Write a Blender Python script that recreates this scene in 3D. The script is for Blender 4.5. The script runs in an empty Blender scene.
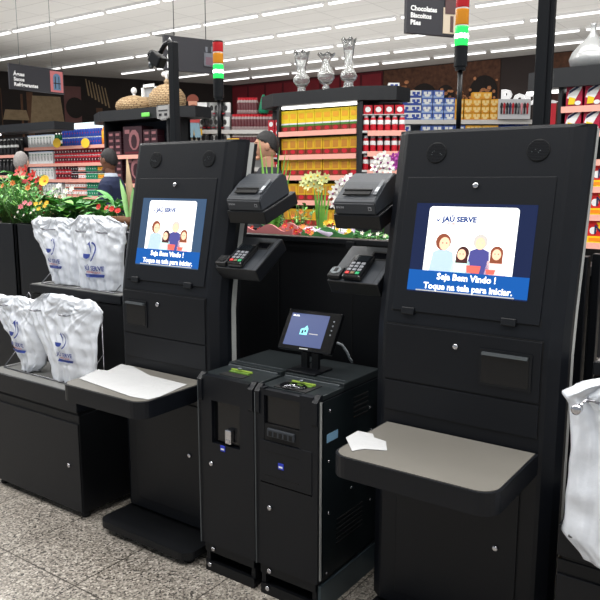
import bpy, bmesh, math, random
from mathutils import Vector, Matrix, noise
S = 0.88                      # the layout below is measured with the eye at 1.5; S turns it into metres
random.seed(7)
scene = bpy.context.scene
COL = scene.collection
# ---------------------------------------------------------------- camera
F_PX = 712.0; EYE = 1.5
PITCH = math.atan(118/712.0); YAW = math.atan(515/722.0)
FW = Vector((-math.sin(YAW)*math.cos(PITCH), math.cos(YAW)*math.cos(PITCH), -math.sin(PITCH)))
RT = Vector((math.cos(YAW), math.sin(YAW), 0)); UP = RT.cross(FW)
cam_data = bpy.data.cameras.new('camera'); cam_data.sensor_width = 36; cam_data.lens = 36*F_PX/600
cam_data.clip_end = 200; cam_data.clip_start = 0.05
cam = bpy.data.objects.new('camera', cam_data); COL.objects.link(cam)
rot = Matrix((RT, UP, -FW)).transposed()
cam.matrix_world = Matrix.Translation((0, 0, EYE*S)) @ rot.to_4x4()
scene.camera = cam
# ---------------------------------------------------------------- world, light, exposure
world = bpy.data.worlds.new('world'); scene.world = world; world.use_nodes = True
bg = world.node_tree.nodes['Background']; bg.inputs[0].default_value = (0.84, 0.92, 1.0, 1); bg.inputs[1].default_value = 0.44
scene.view_settings.view_transform = 'Standard'; scene.view_settings.look = 'None'
scene.view_settings.exposure = 0.0; scene.view_settings.gamma = 1
ROWS = [-0.4, 1.6, 3.6, 5.6]
for i, ry in enumerate(ROWS):
    for rx, ln in ((-9.0, 7.0), (0.0, 7.0)):
        ld = bpy.data.lights.new('ceiling_row_light', 'AREA'); ld.shape = 'RECTANGLE'
        ld.size = ln; ld.size_y = 0.3; ld.energy = 150; ld.color = (1.0, 0.99, 0.97)
        lo = bpy.data.objects.new('ceiling_row_light', ld); COL.objects.link(lo)
        lo.location = (rx*S, ry*S, 4.9*S)
for ux_, uy_ in ((-13.0, 10.0), (-5.0, 10.0), (-11.0, 15.5), (-4.0, 15.5)):      # unseen fill lights added above the shelving to brighten the ceiling
    ld = bpy.data.lights.new('added_ceiling_fill', 'AREA'); ld.shape = 'RECTANGLE'
    ld.size = 7.0; ld.size_y = 4.5; ld.energy = 78; ld.color = (1.0, .985, .96)
    lo = bpy.data.objects.new('added_ceiling_fill', ld); COL.objects.link(lo)
    lo.location = (ux_*S, uy_*S, 2.9*S); lo.rotation_euler = (math.pi, 0, 0)
# ---------------------------------------------------------------- helpers
def at(x, y, Y):
    d = FW*F_PX + RT*(x-300) - UP*(y-300); t = Y/d.y
    return Vector((d.x*t, d.y*t, EYE+d.z*t))
def atz(x, y, z):
    d = FW*F_PX + RT*(x-300) - UP*(y-300); t = (z-EYE)/d.z
    return Vector((d.x*t, d.y*t, z))
HF = Vector((-math.sin(YAW), math.cos(YAW), 0))
def atd(x, y, D):
    d = FW*F_PX + RT*(x-300) - UP*(y-300); t = D/d.dot(HF)
    return Vector((d.x*t, d.y*t, EYE+d.z*t))

MATS = {}
def mat(name, color, rough=0.5, metal=0.0, emit=None, es=1.0, trans=0.0, ior=1.45, noise_amt=0.0, noise_scale=8, bump=0.0, bump_scale=60, spec=0.5, alpha=1.0, sss=0.0):
    if name in MATS: return MATS[name]
    m = bpy.data.materials.new(name); m.use_nodes = True
    nt = m.node_tree; b = nt.nodes['Principled BSDF']
    c = (*color, 1) if len(color) == 3 else color
    b.inputs['Base Color'].default_value = c; b.inputs['Roughness'].default_value = rough
    b.inputs['Metallic'].default_value = metal; b.inputs['IOR'].default_value = ior
    b.inputs['Transmission Weight'].default_value = trans
    b.inputs['Specular IOR Level'].default_value = spec
    if sss: b.inputs['Subsurface Weight'].default_value = sss; b.inputs['Subsurface Radius'].default_value = (.05, .05, .05)
    if emit: b.inputs['Emission Color'].default_value = (*emit, 1); b.inputs['Emission Strength'].default_value = es
    if noise_amt or bump:
        tc = nt.nodes.new('ShaderNodeTexCoord'); 
    if noise_amt:
        n = nt.nodes.new('ShaderNodeTexNoise'); n.inputs['Scale'].default_value = noise_scale; n.inputs['Detail'].default_value = 4
        nt.links.new(tc.outputs['Object'], n.inputs['Vector'])
        mx = nt.nodes.new('ShaderNodeMix'); mx.data_type = 'RGBA'
        lo = [max(0, v*(1-noise_amt)) for v in c[:3]]+[1]; hi = [min(1, v*(1+noise_amt)) for v in c[:3]]+[1]
        mx.inputs[6].default_value = lo; mx.inputs[7].default_value = hi
        nt.links.new(n.outputs['Fac'], mx.inputs[0]); nt.links.new(mx.outputs[2], b.inputs['Base Color'])
    if bump:
        n2 = nt.nodes.new('ShaderNodeTexNoise'); n2.inputs['Scale'].default_value = bump_scale; n2.inputs['Detail'].default_value = 3
        nt.links.new(tc.outputs['Object'], n2.inputs['Vector'])
        bp = nt.nodes.new('ShaderNodeBump'); bp.inputs['Strength'].default_value = bump; bp.inputs['Distance'].default_value = 0.01
        nt.links.new(n2.outputs['Fac'], bp.inputs['Height']); nt.links.new(bp.outputs['Normal'], b.inputs['Normal'])
    MATS[name] = m; return m
K = 1/255.0
def rgb(r, g, b):
    f = lambda v: (v*K/12.92) if v*K <= 0.04045 else ((v*K+0.055)/1.055)**2.4
    return (f(r), f(g), f(b))
black = mat('black_powder_coat', rgb(11, 14, 20), 0.42, noise_amt=.12, noise_scale=5, bump=.05, bump_scale=400, spec=.35)
black2 = mat('matt_black_steel', rgb(9, 11, 15), 0.5, noise_amt=.15, noise_scale=4, spec=.35)
gloss = mat('glossy_black', rgb(14, 15, 18), 0.12)
groove = mat('groove_black', rgb(6, 6, 8), 0.7)
charcoal = mat('charcoal_plastic', rgb(48, 52, 58), 0.45, bump=.06, bump_scale=500)
dkplastic = mat('dark_plastic', rgb(13, 15, 19), 0.38, spec=.4)
silver = mat('brushed_silver', rgb(186, 188, 186), 0.45, 0.35, noise_amt=.1)
chrome = mat('chrome', rgb(200, 200, 205), 0.15, 1.0)
steel = mat('dull_steel', rgb(110, 116, 120), 0.4, 0.7)
white = mat('white_paint', rgb(235, 235, 235), 0.5)
red = mat('red_print', rgb(190, 20, 35), 0.45)
yellow = mat('yellow_print', rgb(240, 200, 20), 0.5)
green = mat('green_print', rgb(20, 130, 60), 0.5)
blue = mat('blue_print', rgb(25, 50, 140), 0.5)
pinkrail = mat('salmon_price_rail', rgb(236, 170, 155), 0.5)
shelfmat = mat('shelf_grey', rgb(190, 190, 190), 0.5)
wire = mat('wire_chrome', rgb(140, 140, 145), 0.3, 0.9)

def box(bm, x, y, z, mi=0, bev=0.0, M=None):
    vs = []
    for cx in x:
        for cy in y:
            for cz in z:
                v = Vector((cx, cy, cz)); vs.append(bm.verts.new(M @ v if M else v))
    idx = [(0,1,3,2),(4,6,7,5),(0,4,5,1),(2,3,7,6),(0,2,6,4),(1,5,7,3)]
    fs = [bm.faces.new([vs[i] for i in f]) for f in idx]
    for f in fs: f.material_index = mi
    if bev > 0:
        es = list({e for f in fs for e in f.edges})
        r = bmesh.ops.bevel(bm, geom=es, offset=bev, segments=2, affect='EDGES', profile=0.5)
        for f in r['faces']: f.material_index = mi
    return fs
def poly_prism(bm, pts, z0, z1, mi=0, mtop=None, M=None):
    lo = [bm.verts.new((M @ Vector((p[0], p[1], z0))) if M else (p[0], p[1], z0)) for p in pts]
    hi = [bm.verts.new((M @ Vector((p[0], p[1], z1))) if M else (p[0], p[1], z1)) for p in pts]
    n = len(pts)
    f = bm.faces.new(list(reversed(lo))); f.material_index = mi
    f = bm.faces.new(hi); f.material_index = mi if mtop is None else mtop
    for i in range(n):
        f = bm.faces.new([lo[i], lo[(i+1) % n], hi[(i+1) % n], hi[i]]); f.material_index = mi
def lathe(bm, prof, seg=24, mi=0, M=None, cap=True, mis=None):
    rings = []
    for r, z in prof:
        rings.append([bm.verts.new((M @ Vector((r*math.cos(2*math.pi*k/seg), r*math.sin(2*math.pi*k/seg), z))) if M else (r*math.cos(2*math.pi*k/seg), r*math.sin(2*math.pi*k/seg), z)) for k in range(seg)])
    for j in range(len(rings)-1):
        for k in range(seg):
            f = bm.faces.new([rings[j][k], rings[j][(k+1) % seg], rings[j+1][(k+1) % seg], rings[j+1][k]]); f.material_index = mis[j] if mis else mi; f.smooth = True
    if cap:
        if prof[0][0] > 1e-4: bm.faces.new(list(reversed(rings[0]))).material_index = mis[0] if mis else mi
        if prof[-1][0] > 1e-4: bm.faces.new(rings[-1]).material_index = mis[-1] if mis else mi
def tube(bm, pts, r, seg=8, mi=0, close=False):
    pts = [Vector(p) for p in pts]; rings = []
    n = len(pts); rr = r if isinstance(r, (list, tuple)) else [r]*n
    ref = Vector((0, 0, 1))
    d0 = (pts[1]-pts[0]).normalized()
    if abs(d0.dot(ref)) > .9: ref = Vector((1, 0, 0))
    a = d0.cross(ref).normalized()
    for i, p in enumerate(pts):
        d = ((pts[min(i+1, n-1)]-pts[max(i-1, 0)])).normalized()
        a = (a - d*a.dot(d)).normalized(); b = d.cross(a)
        rings.append([bm.verts.new(p + (a*math.cos(2*math.pi*k/seg)+b*math.sin(2*math.pi*k/seg))*rr[i]) for k in range(seg)])
    for j in range(n-1):
        for k in range(seg):
            f = bm.faces.new([rings[j][k], rings[j][(k+1) % seg], rings[j+1][(k+1) % seg], rings[j+1][k]]); f.material_index = mi; f.smooth = True
    bm.faces.new(list(reversed(rings[0]))).material_index = mi; bm.faces.new(rings[-1]).material_index = mi
def loft(bm, secs, seg=16, mi=0):
    """secs: (centre, rx, ry) with horizontal ellipses"""
    rings = []
    for c, rx, ry in secs:
        rings.append([bm.verts.new((c[0]+rx*math.cos(2*math.pi*k/seg), c[1]+ry*math.sin(2*math.pi*k/seg), c[2])) for k in range(seg)])
    for j in range(len(rings)-1):
        for k in range(seg):
            f = bm.faces.new([rings[j][k], rings[j][(k+1) % seg], rings[j+1][(k+1) % seg], rings[j+1][k]]); f.smooth = True; f.material_index = mi
    bm.faces.new(list(reversed(rings[0]))).material_index = mi; bm.faces.new(rings[-1]).material_index = mi
def ball(bm, c, r, mi=0, sub=2, M=None):
    rr = r if isinstance(r, (tuple, list)) else (r, r, r)
    Mx = Matrix.Translation(c) @ Matrix.Diagonal((*rr, 1))
    if M: Mx = M @ Mx
    g = bmesh.ops.create_icosphere(bm, subdivisions=sub, radius=1, matrix=Mx)
    for v in g['verts']:
        for f in v.link_faces: f.material_index = mi; f.smooth = True
def NB(): return bmesh.new()
def obj(name, bm, mats, parent=None, loc=(0, 0, 0), rot=(0, 0, 0)):
    me = bpy.data.meshes.new(name)
    bmesh.ops.recalc_face_normals(bm, faces=bm.faces)
    bm.to_mesh(me); bm.free()
    for m in (mats if isinstance(mats, (list, tuple)) else [mats]): me.materials.append(m)
    o = bpy.data.objects.new(name, me); COL.objects.link(o)
    o.location = loc; o.rotation_euler = rot
    if parent: o.parent = parent
    return o
def tag(o, label, cat, group=None, kind=None):
    if label: o['label'] = label
    if cat: o['category'] = cat
    if group: o['group'] = group
    if kind: o['kind'] = kind
    return o
def thing(name, label, cat, loc, rotz=0, group=None):
    o = bpy.data.objects.new(name, None); COL.objects.link(o); o.empty_display_size = .05
    o.location = loc; o.rotation_euler = (0, 0, rotz)
    return tag(o, label, cat, group)
def struct(o): o['kind'] = 'structure'; return o
def copy_tree(o, parent=None):
    c = o.copy(); COL.objects.link(c); c.parent = parent
    for ch in list(o.children): copy_tree(ch, c)
    return c
def text_mesh(s, size, bold=0.0, extrude=0.0005, align='CENTER', shear=0.0, sx=1.0):
    cu = bpy.data.curves.new('t', 'FONT'); cu.body = s; cu.size = size; cu.offset = bold*size; cu.extrude = extrude
    cu.align_x = align; cu.shear = shear; cu.resolution_u = 2
    o = bpy.data.objects.new('t', cu); COL.objects.link(o)
    dg = bpy.context.evaluated_depsgraph_get()
    me = bpy.data.meshes.new_from_object(o.evaluated_get(dg))
    bpy.data.objects.remove(o); bpy.data.curves.remove(cu)
    for v in me.vertices: v.co.x *= sx
    return me
def text(name, s, size, parent, loc, rot, m, bold=0.02, **kw):
    me = text_mesh(s, size, bold, **kw); me.materials.clear(); me.materials.append(m)
    o = bpy.data.objects.new(name, me); COL.objects.link(o); o.parent = parent; o.location = loc; o.rotation_euler = rot
    return o
PI = math.pi
UPR = (PI/2, 0, 0)
# ================================================================ THE SETTING
def floor_material():
    m = bpy.data.materials.new('terrazzo_tiles'); m.use_nodes = True; nt = m.node_tree; b = nt.nodes['Principled BSDF']
    tc = nt.nodes.new('ShaderNodeTexCoord')
    v = nt.nodes.new('ShaderNodeTexVoronoi'); v.inputs['Scale'].default_value = 150; nt.links.new(tc.outputs['Object'], v.inputs['Vector'])
    r = nt.nodes.new('ShaderNodeValToRGB'); nt.links.new(v.outputs['Color'], r.inputs[0])
    e = r.color_ramp.elements; e[0].position = .16; e[0].color = (*rgb(58, 55, 53), 1); e[1].position = .38; e[1].color = (*rgb(130, 123, 114), 1)
    q = e.new(.72); q.color = (*rgb(172, 165, 155), 1); q = e.new(.95); q.color = (*rgb(214, 208, 198), 1)
    n = nt.nodes.new('ShaderNodeTexNoise'); n.inputs['Scale'].default_value = 3; nt.links.new(tc.outputs['Object'], n.inputs['Vector'])
    mx = nt.nodes.new('ShaderNodeMix'); mx.data_type = 'RGBA'; mx.blend_type = 'MULTIPLY'; mx.inputs[0].default_value = .15
    nt.links.new(r.outputs[0], mx.inputs[6]); nt.links.new(n.outputs['Fac'], mx.inputs[7])
    br = nt.nodes.new('ShaderNodeTexBrick'); br.offset = 0; br.inputs['Scale'].default_value = 1
    br.inputs['Brick Width'].default_value = .435; br.inputs['Row Height'].default_value = .435; br.inputs['Mortar Size'].default_value = .0032
    br.inputs['Color1'].default_value = br.inputs['Color2'].default_value = (1, 1, 1, 1); br.inputs['Mortar'].default_value = (.24, .23, .22, 1)
    mp = nt.nodes.new('ShaderNodeMapping'); nt.links.new(tc.outputs['Object'], mp.inputs[0]); nt.links.new(mp.outputs[0], br.inputs['Vector'])
    mp.inputs['Location'].default_value = (2.125, -1.517, 0)
    m2 = nt.nodes.new('ShaderNodeMix'); m2.data_type = 'RGBA'; m2.blend_type = 'MULTIPLY'; m2.inputs[0].default_value = 1
    nt.links.new(mx.outputs[2], m2.inputs[6]); nt.links.new(br.outputs['Color'], m2.inputs[7])
    nt.links.new(m2.outputs[2], b.inputs['Base Color']); b.inputs['Roughness'].default_value = .35
    return m
bm = NB(); box(bm, (-24, 10), (-4, 22), (-.1, 0)); struct(obj('floor', bm, floor_material()))
def ceil_material():
    m = bpy.data.materials.new('ceiling_panels'); m.use_nodes = True; nt = m.node_tree; b = nt.nodes['Principled BSDF']
    tc = nt.nodes.new('ShaderNodeTexCoord'); br = nt.nodes.new('ShaderNodeTexBrick'); br.offset = 0
    nt.links.new(tc.outputs['Object'], br.inputs['Vector']); br.inputs['Scale'].default_value = 1
    br.inputs['Brick Width'].default_value = 1.25; br.inputs['Row Height'].default_value = .65; br.inputs['Mortar Size'].default_value = .012
    br.inputs['Color1'].default_value = (*rgb(236, 234, 230), 1); br.inputs['Color2'].default_value = (*rgb(231, 229, 225), 1); br.inputs['Mortar'].default_value = (*rgb(210, 208, 204), 1)
    nt.links.new(br.outputs['Color'], b.inputs['Base Color']); b.inputs['Roughness'].default_value = .8
    return m
bm = NB(); box(bm, (-24, 10), (-4, 22), (5.0, 5.15)); struct(obj('ceiling', bm, ceil_material()))
wallm = mat('dark_brown_wall', rgb(52, 42, 40), .7, noise_amt=.25, noise_scale=1.2)
bm = NB(); box(bm, (-17.7, 10), (20.6, 20.9), (0, 5.0)); struct(obj('wall_back', bm, wallm))
A0 = Vector((-17.7, 20.6, 0)); A1 = Vector((-21.6, 13.6, 0)); wd = (A1-A0).normalized(); LW_ANG = math.atan2(-wd.y, -wd.x)
# left wall local frame: x runs from A1 (left) to A0 (right), -y faces the shop
bm = NB(); box(bm, (-6, (A1-A0).length), (0, .3), (0, 5.0)); struct(obj('wall_left', bm, wallm, loc=A1, rot=(0, 0, LW_ANG)))
def onwall(x, y):
    d = FW*F_PX + RT*(x-300) - UP*(y-300); n = Vector((-wd.y, wd.x, 0)); t = (A1-Vector((0, 0, EYE))).dot(n)/d.dot(n)
    p = Vector((0, 0, EYE))+d*t; return ((p-A1).dot(-wd), p.z)
# ---- printed wall murals
dark = mat('mural_dark', rgb(40, 33, 31), .8, noise_amt=.5, noise_scale=1.3)
wood = mat('mural_wood', rgb(104, 74, 56), .8, noise_amt=.5, noise_scale=5)
tan = mat('mural_tan', rgb(160, 138, 108), .8, noise_amt=.4, noise_scale=9)
dusty = mat('mural_dusty_rose', rgb(112, 76, 74), .8, noise_amt=.25, noise_scale=3)
maroon = mat('mural_maroon', rgb(92, 22, 32), .8, noise_amt=.5, noise_scale=2.2)
maroon2 = mat('mural_deep_red', rgb(128, 34, 44), .8, noise_amt=.3, noise_scale=3)
stonem = mat('mural_stone', rgb(92, 60, 44), .8, noise_amt=.9, noise_scale=9)
blossom = mat('mural_blossom', rgb(206, 140, 96), .8, noise_amt=.6, noise_scale=14)
def flat_poly(bm, pts, y, mi=0, th=.01):
    lo = [bm.verts.new((p[0], y, p[1])) for p in pts]; hi = [bm.verts.new((p[0], y-th, p[1])) for p in pts]
    bm.faces.new(hi).material_index = mi; n = len(pts)
    for i in range(n): bm.faces.new([lo[i], lo[(i+1) % n], hi[(i+1) % n], hi[i]]).material_index = mi
def disc_pts(cx, cz, rx, rz, n=20, a0=0, a1=2*PI):
    return [(cx+rx*math.cos(a0+(a1-a0)*k/n), cz+rz*math.sin(a0+(a1-a0)*k/n)) for k in range(n+(0 if abs(a1-a0-2*PI) < .01 else 1))]
mk = thing('wall_mural', 'large dark rustic kitchen mural printed along the left back wall', 'wall mural', A1, LW_ANG)
x0, _ = onwall(-60, 90); x1 = (A1-A0).length-.05
bm = NB(); box(bm, (x0, x1), (-.03, -.005), (.5, 4.97)); obj('backdrop', bm, dark, mk)
def W(x, y): return onwall(x, y)
for a, b, c, d in ((26, 92, 34, 122), (20, 94, 24, 122), (0, 88, 3, 122), (96, 108, 103, 126)):
    bm = NB(); p, q = W(a, b), W(c, d); flat_poly(bm, [(p[0], q[1]-1), (q[0], q[1]-1), (q[0], p[1]), (p[0], p[1])], -.035); obj('painted_timber', bm, wood, mk)
for k in range(7):
    bm = NB(); p, q = W(85+k*3.2, 79+k*1.5), W(88+k*3.4, 96+k*2); flat_poly(bm, [(p[0], p[1]), (p[0]+.03, p[1]), (q[0]+.05, q[1]), (q[0], q[1])], -.035); obj('painted_utensil', bm, tan, mk)
for a, b, rx, rz in ((47, 112, .55, .5), (16, 115, .4, .16)):
    bm = NB(); p = W(a, b); flat_poly(bm, [(p[0]-rx, p[1]-rz), (p[0]+rx, p[1]-rz), (p[0]+rx*.8, p[1]+rz), (p[0]-rx*.8, p[1]+rz)], -.04); obj('painted_basket', bm, tan, mk)
bm = NB(); p, q = W(63, 86), W(82, 121); flat_poly(bm, [(p[0], q[1]-.2), (q[0], q[1]-.2), (q[0], p[1]), (p[0], p[1])], -.045)
gb = obj('painted_coffee_mill', bm, dusty, mk)
bm = NB(); p = W(75, 108); flat_poly(bm, disc_pts(p[0], p[1], .3, .34), -.056); obj('painted_coffee_mill_opening', bm, dark, gb)
mc = thing('wall_mural', 'dark red curtain mural on the back wall behind the glass vases', 'wall mural', (0, 20.6, 0))
a, b = at(216, 90, 20.6).x, at(383, 80, 20.6).x
bm = NB(); box(bm, (a, b), (-.03, -.005), (.5, 4.97)); obj('backdrop', bm, maroon, mc)
bm = NB()
for k in range(9):
    cx = a+(b-a)*(k+.5)/9; flat_poly(bm, [(cx-.35, 4.9), (cx+.35, 4.9)]+[(cx+.35*math.cos(t), 4.3-.5*math.sin(t)*(1 if k % 2 else .6)) for t in [PI*j/8 for j in range(9)]], -.035)
obj('painted_drape', bm, maroon2, mc)
ma = thing('wall_mural', 'mural of old stone arches and warm blossoms on the back wall', 'wall mural', (0, 20.6, 0))
a, b = at(384, 80, 20.6).x, at(501, 60, 20.6).x
bm = NB(); box(bm, (a, b), (-.03, -.005), (.5, 4.97)); obj('backdrop', bm, stonem, ma)
bm = NB()
for cx, cy, w in ((424, 92, 15), (446, 90, 9), (484, 83, 14)):
    p = at(cx, cy, 20.6); r = (at(cx+w, cy, 20.6).x-at(cx-w, cy, 20.6).x)/2
    flat_poly(bm, disc_pts(p.x, p.z-r*.6, r, r*1.1, 14, 0, PI)+[(p.x-r, p.z-2.5), (p.x+r, p.z-2.5)], -.04)
obj('painted_archway', bm, dark, ma)
bm = NB(); rnd = random.Random(3)
for k in range(230):
    cx = a+(b-a)*rnd.random(); cz = 4.05+rnd.gauss(0, .22)-.5*rnd.random()
    flat_poly(bm, disc_pts(cx, cz, .03+.06*rnd.random(), .03+.04*rnd.random(), 6), -.045)
obj('painted_blossom', bm, blossom, ma)
bm = NB(); a, b = at(566, 60, 20.6).x, at(640, 60, 20.6).x
box(bm, (at(540, 60, 20.6).x, b), (20.57, 20.595), (2, 4.97)); tag(obj('wall_mural', bm, stonem), 'brown brick mural strip on the back wall above the detergent shelves', 'wall mural')
# ---- lettering of the grill counter
lt = thing('wall_sign', 'big white Rotisseria lettering on the dark far wall', 'sign', (0, 20.6, 0))
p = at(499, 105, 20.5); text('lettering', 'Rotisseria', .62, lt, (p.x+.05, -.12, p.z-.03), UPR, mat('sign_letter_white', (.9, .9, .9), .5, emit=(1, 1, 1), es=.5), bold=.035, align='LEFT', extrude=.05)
# ---- ceiling light strips
tube_m = mat('lit_tube', (1, 1, 1), .5, emit=(1.0, .99, .97), es=2.2)
bm = NB(); box(bm, (-.76, .76), (-.05, .05), (-.045, 0)); e = NB()
proto = thing('ceiling_light', '', 'ceiling light', (0, 0, 5.0)); hs = obj('housing', bm, white, proto)
bm = NB(); box(bm, (-.74, .74), (-.032, .032), (-.075, -.045)); obj('tube', bm, tube_m, proto)
phase = [-14.73, -14.73+.8, -14.98, -14.5, -15.4, -14.9, -15.2]
first = True
ordinal = ['nearest', 'second', 'third', 'fourth', 'fifth', 'farthest']
for i, ry in enumerate([10.25, 12.3, 14.2, 16.1, 17.75, 19.2]):
    xx = phase[i]-1.65*5
    while xx < 6:
        p = Vector((xx, ry, 5)); rel = p-Vector((0, 0, EYE)); w = rel.dot(FW)
        if w > 0 and -80 < 300+F_PX*rel.dot(RT)/w < 680 and 300-F_PX*rel.dot(UP)/w > -15 and xx > -20.4+(ry-14)*.5:
            o = proto if first else copy_tree(proto); first = False
            o.location = (xx, ry, 5.0); o['label'] = 'thin white light strip in the %s row across the ceiling' % ordinal[i] if i else 'thin white light strip in the ceiling row closest to the viewer'
            o['group'] = 'ceiling light strips, %s row' % ordinal[i]
        xx += 1.65
bm = NB(); lathe(bm, [(.28, 0), (.28, -.03), (.2, -.05), (.1, -.06)], 20); p = atz(163, 33, 5)
tag(obj('ceiling_vent', bm, mat('vent_grey', rgb(150, 150, 148), .5), loc=(p.x, p.y, 5)), 'round grey vent in the ceiling above the hanging sign', 'vent')
# ---- hanging aisle signs
signm = mat('sign_charcoal', rgb(44, 44, 50), .6)
def hang_sign(label, pl, pr, h, lines, tsize, tx, tz0, pic):
    pl, pr = Vector(pl), Vector(pr); w = (pr-pl).length; ang = math.atan2(pr.y-pl.y, pr.x-pl.x)
    t = thing('hanging_sign', label, 'sign', (pl.x, pl.y, pl.z-h), ang)
    bm = NB(); box(bm, (0, w), (-.02, .02), (0, h)); obj('board', bm, signm, t)
    bm = NB()
    for fx in (.2, .8): tube(bm, [(w*fx, 0, h), (w*fx, 0, 5.0-(pl.z-h))], .004, 6)
    obj('hanging_wire', bm, steel, t)
    for i, s in enumerate(lines): text('lettering', s, tsize, t, (tx*w, -.022, tz0*h-i*tsize*1.02), UPR, white, bold=.035, align='LEFT')
    pic(t, w, h)
    return t
def pic_bottle(t, w, h):
    bm = NB(); box(bm, (w*.74, w*.98), (-.026, -.02), (h*.06, h*.92)); f = obj('picture', bm, mat('sign_rose', rgb(190, 110, 112), .6), t)
    bm = NB(); flat_poly(bm, [(w*.79, h*.14), (w*.93, h*.14), (w*.93, h*.66)]+disc_pts(w*.86, h*.66, w*.07, h*.16, 8, 0, PI)[1:], -.028, 0, .004); obj('pictured_bottle', bm, mat('sign_steelblue', rgb(90, 120, 150), .5), f)
    bm = NB(); box(bm, (w*.82, w*.835), (-.035, -.032), (h*.2, h*.7)); box(bm, (w*.89, w*.90), (-.035, -.032), (h*.2, h*.7)); box(bm, (w*.79, w*.93), (-.035, -.032), (h*.4, h*.44)); obj('pictured_bottle_band', bm, dark, f)
def pic_jars(t, w, h):
    bm = NB(); box(bm, (w*.74, w*.97), (-.026, -.02), (h*.2, h*.62), 0, .01); box(bm, (w*.77, w*.81), (-.026, -.02), (h*.6, h*.78)); box(bm, (w*.88, w*.93), (-.026, -.02), (h*.6, h*.8)); f = obj('picture', bm, mat('sign_glass', rgb(105, 108, 116), .4), t)
    bm = NB(); box(bm, (w*.77, w*.94), (-.03, -.026), (h*.25, h*.48)); obj('pictured_filling', bm, mat('sign_filling', rgb(110, 84, 96), .5), f)
    bm = NB(); flat_poly(bm, [(w*.10, h*.78), (w*.13, h*.86), (w*.10, h*.95), (w*.07, h*.86)], -.022); flat_poly(bm, [(w*.05, h*.70), (w*.15, h*.72), (w*.10, h*.80)], -.022); obj('pictogram', bm, white, t)
def pic_door(t, w, h):
    bm = NB(); box(bm, (w*.72, w*.97), (-.026, -.02), (h*.06, h*.7)); f = obj('picture', bm, mat('sign_cream', rgb(200, 186, 165), .6), t)
    bm = NB(); box(bm, (w*.86, w*.92), (-.03, -.026), (h*.1, h*.5)); box(bm, (w*.75, w*.95), (-.03, -.026), (h*.55, h*.92)); obj('pictured_shade', bm, mat('sign_brown', rgb(84, 60, 60), .6), f)
pl = at(8, 63, 7.0); pr = atz(62.5, 70.5, pl.z)
h = at(8, 65, 7).z-at(8, 91, 7).z
hang_sign('dark hanging sign reading Águas Sucos Refrigerantes at the far left', pl, pr, h, ['Águas', 'Sucos', 'Refrigerantes'], h*.20, .07, .55, pic_bottle)
pl = at(163, 35, 5.0); pr = atz(216, 41, pl.z); h = at(163, 35, 5).z-at(163, 70, 5).z
hang_sign('dark hanging sign with pictured glass jars beside the left signal light', pl, pr, h, ['C', 'Ch', 'Lá'], h*.24, .04, .55, pic_jars)
pl = at(406, -8, 5.0); pr = atz(456, -8+5.5, pl.z); h = at(406, -8, 5).z-at(406, 33, 5).z
hang_sign('dark hanging sign reading Chocolates Biscoitos Pães at the top', pl, pr, h, ['Chocolates', 'Biscoitos', 'Pães'], h*.17, .07, .56, pic_door)
# ================================================================ SELF-CHECKOUT KIOSKS
KY = 2.02; FA = math.atan2(.6, .13)     # face tilt
scr_navy = mat('screen_navy', rgb(14, 22, 50), .2, emit=rgb(16, 28, 62), es=.9)
scr_slate = mat('screen_slate', rgb(40, 55, 75), .2, emit=rgb(52, 76, 104), es=1.0)
scr_white = mat('screen_white', (.8, .8, .8), .3, emit=(1, 1, 1), es=1.05)
scr_blue = mat('screen_blue', rgb(6, 50, 100), .3, emit=rgb(6, 92, 178), es=.85)
scr_dkblue = mat('screen_logo_blue', rgb(20, 50, 110), .3, emit=rgb(24, 60, 120), es=.8)
scr_red = mat('screen_logo_red', rgb(200, 40, 40), .3, emit=rgb(200, 60, 50), es=.8)
scr_grey = mat('screen_script_grey', rgb(150, 150, 150), .3, emit=rgb(165, 165, 168), es=.9)
scr_skin = mat('screen_skin', rgb(230, 180, 150), .3, emit=rgb(236, 190, 160), es=.9)
scr_hair = mat('screen_auburn', rgb(120, 60, 40), .3, emit=rgb(130, 72, 48), es=.8)
scr_hair2 = mat('screen_dark_hair', rgb(60, 30, 30), .3, emit=rgb(66, 36, 34), es=.8)
scr_hairg = mat('screen_grey_hair', rgb(180, 175, 170), .3, emit=rgb(190, 184, 178), es=.8)
scr_shirt = mat('screen_pale_shirt', rgb(170, 190, 220), .3, emit=rgb(150, 172, 216), es=.9)
scr_plaid = mat('screen_plaid', rgb(60, 60, 120), .3, emit=rgb(72, 72, 130), es=.9)
scr_pink = mat('screen_cream_shirt', rgb(240, 225, 215), .3, emit=rgb(240, 222, 210), es=.9)
scr_mint = mat('screen_mint_shirt', rgb(200, 222, 214), .3, emit=rgb(170, 206, 194), es=.9)
scr_pink2 = mat('screen_pink_shirt', rgb(236, 206, 200), .3, emit=rgb(232, 184, 176), es=.9)
scr_bowl = mat('screen_red_bowl', rgb(220, 90, 80), .3, emit=rgb(224, 96, 84), es=.9)
traytop = mat('tray_grey_laminate', rgb(112, 109, 103), .30, noise_amt=.1, noise_scale=7)
paper = mat('tray_patch_white', rgb(184, 185, 186), .6, bump=.3, bump_scale=30)  # bumpy off-white for the flat patches on the trays
def flatz(bm, pts, z, mi=0):
    f = bm.faces.new([bm.verts.new((p[0], p[1], z)) for p in pts]); f.material_index = mi
def rrect(x0, x1, y0, y1, r, n=5):
    o = []
    for cx, cy, a in ((x1-r, y1-r, 0), (x0+r, y1-r, PI/2), (x0+r, y0+r, PI), (x1-r, y0+r, 3*PI/2)):
        o += [(cx+r*math.cos(a+PI/2*k/n), cy+r*math.sin(a+PI/2*k/n)) for k in range(n+1)]
    return o
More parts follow.
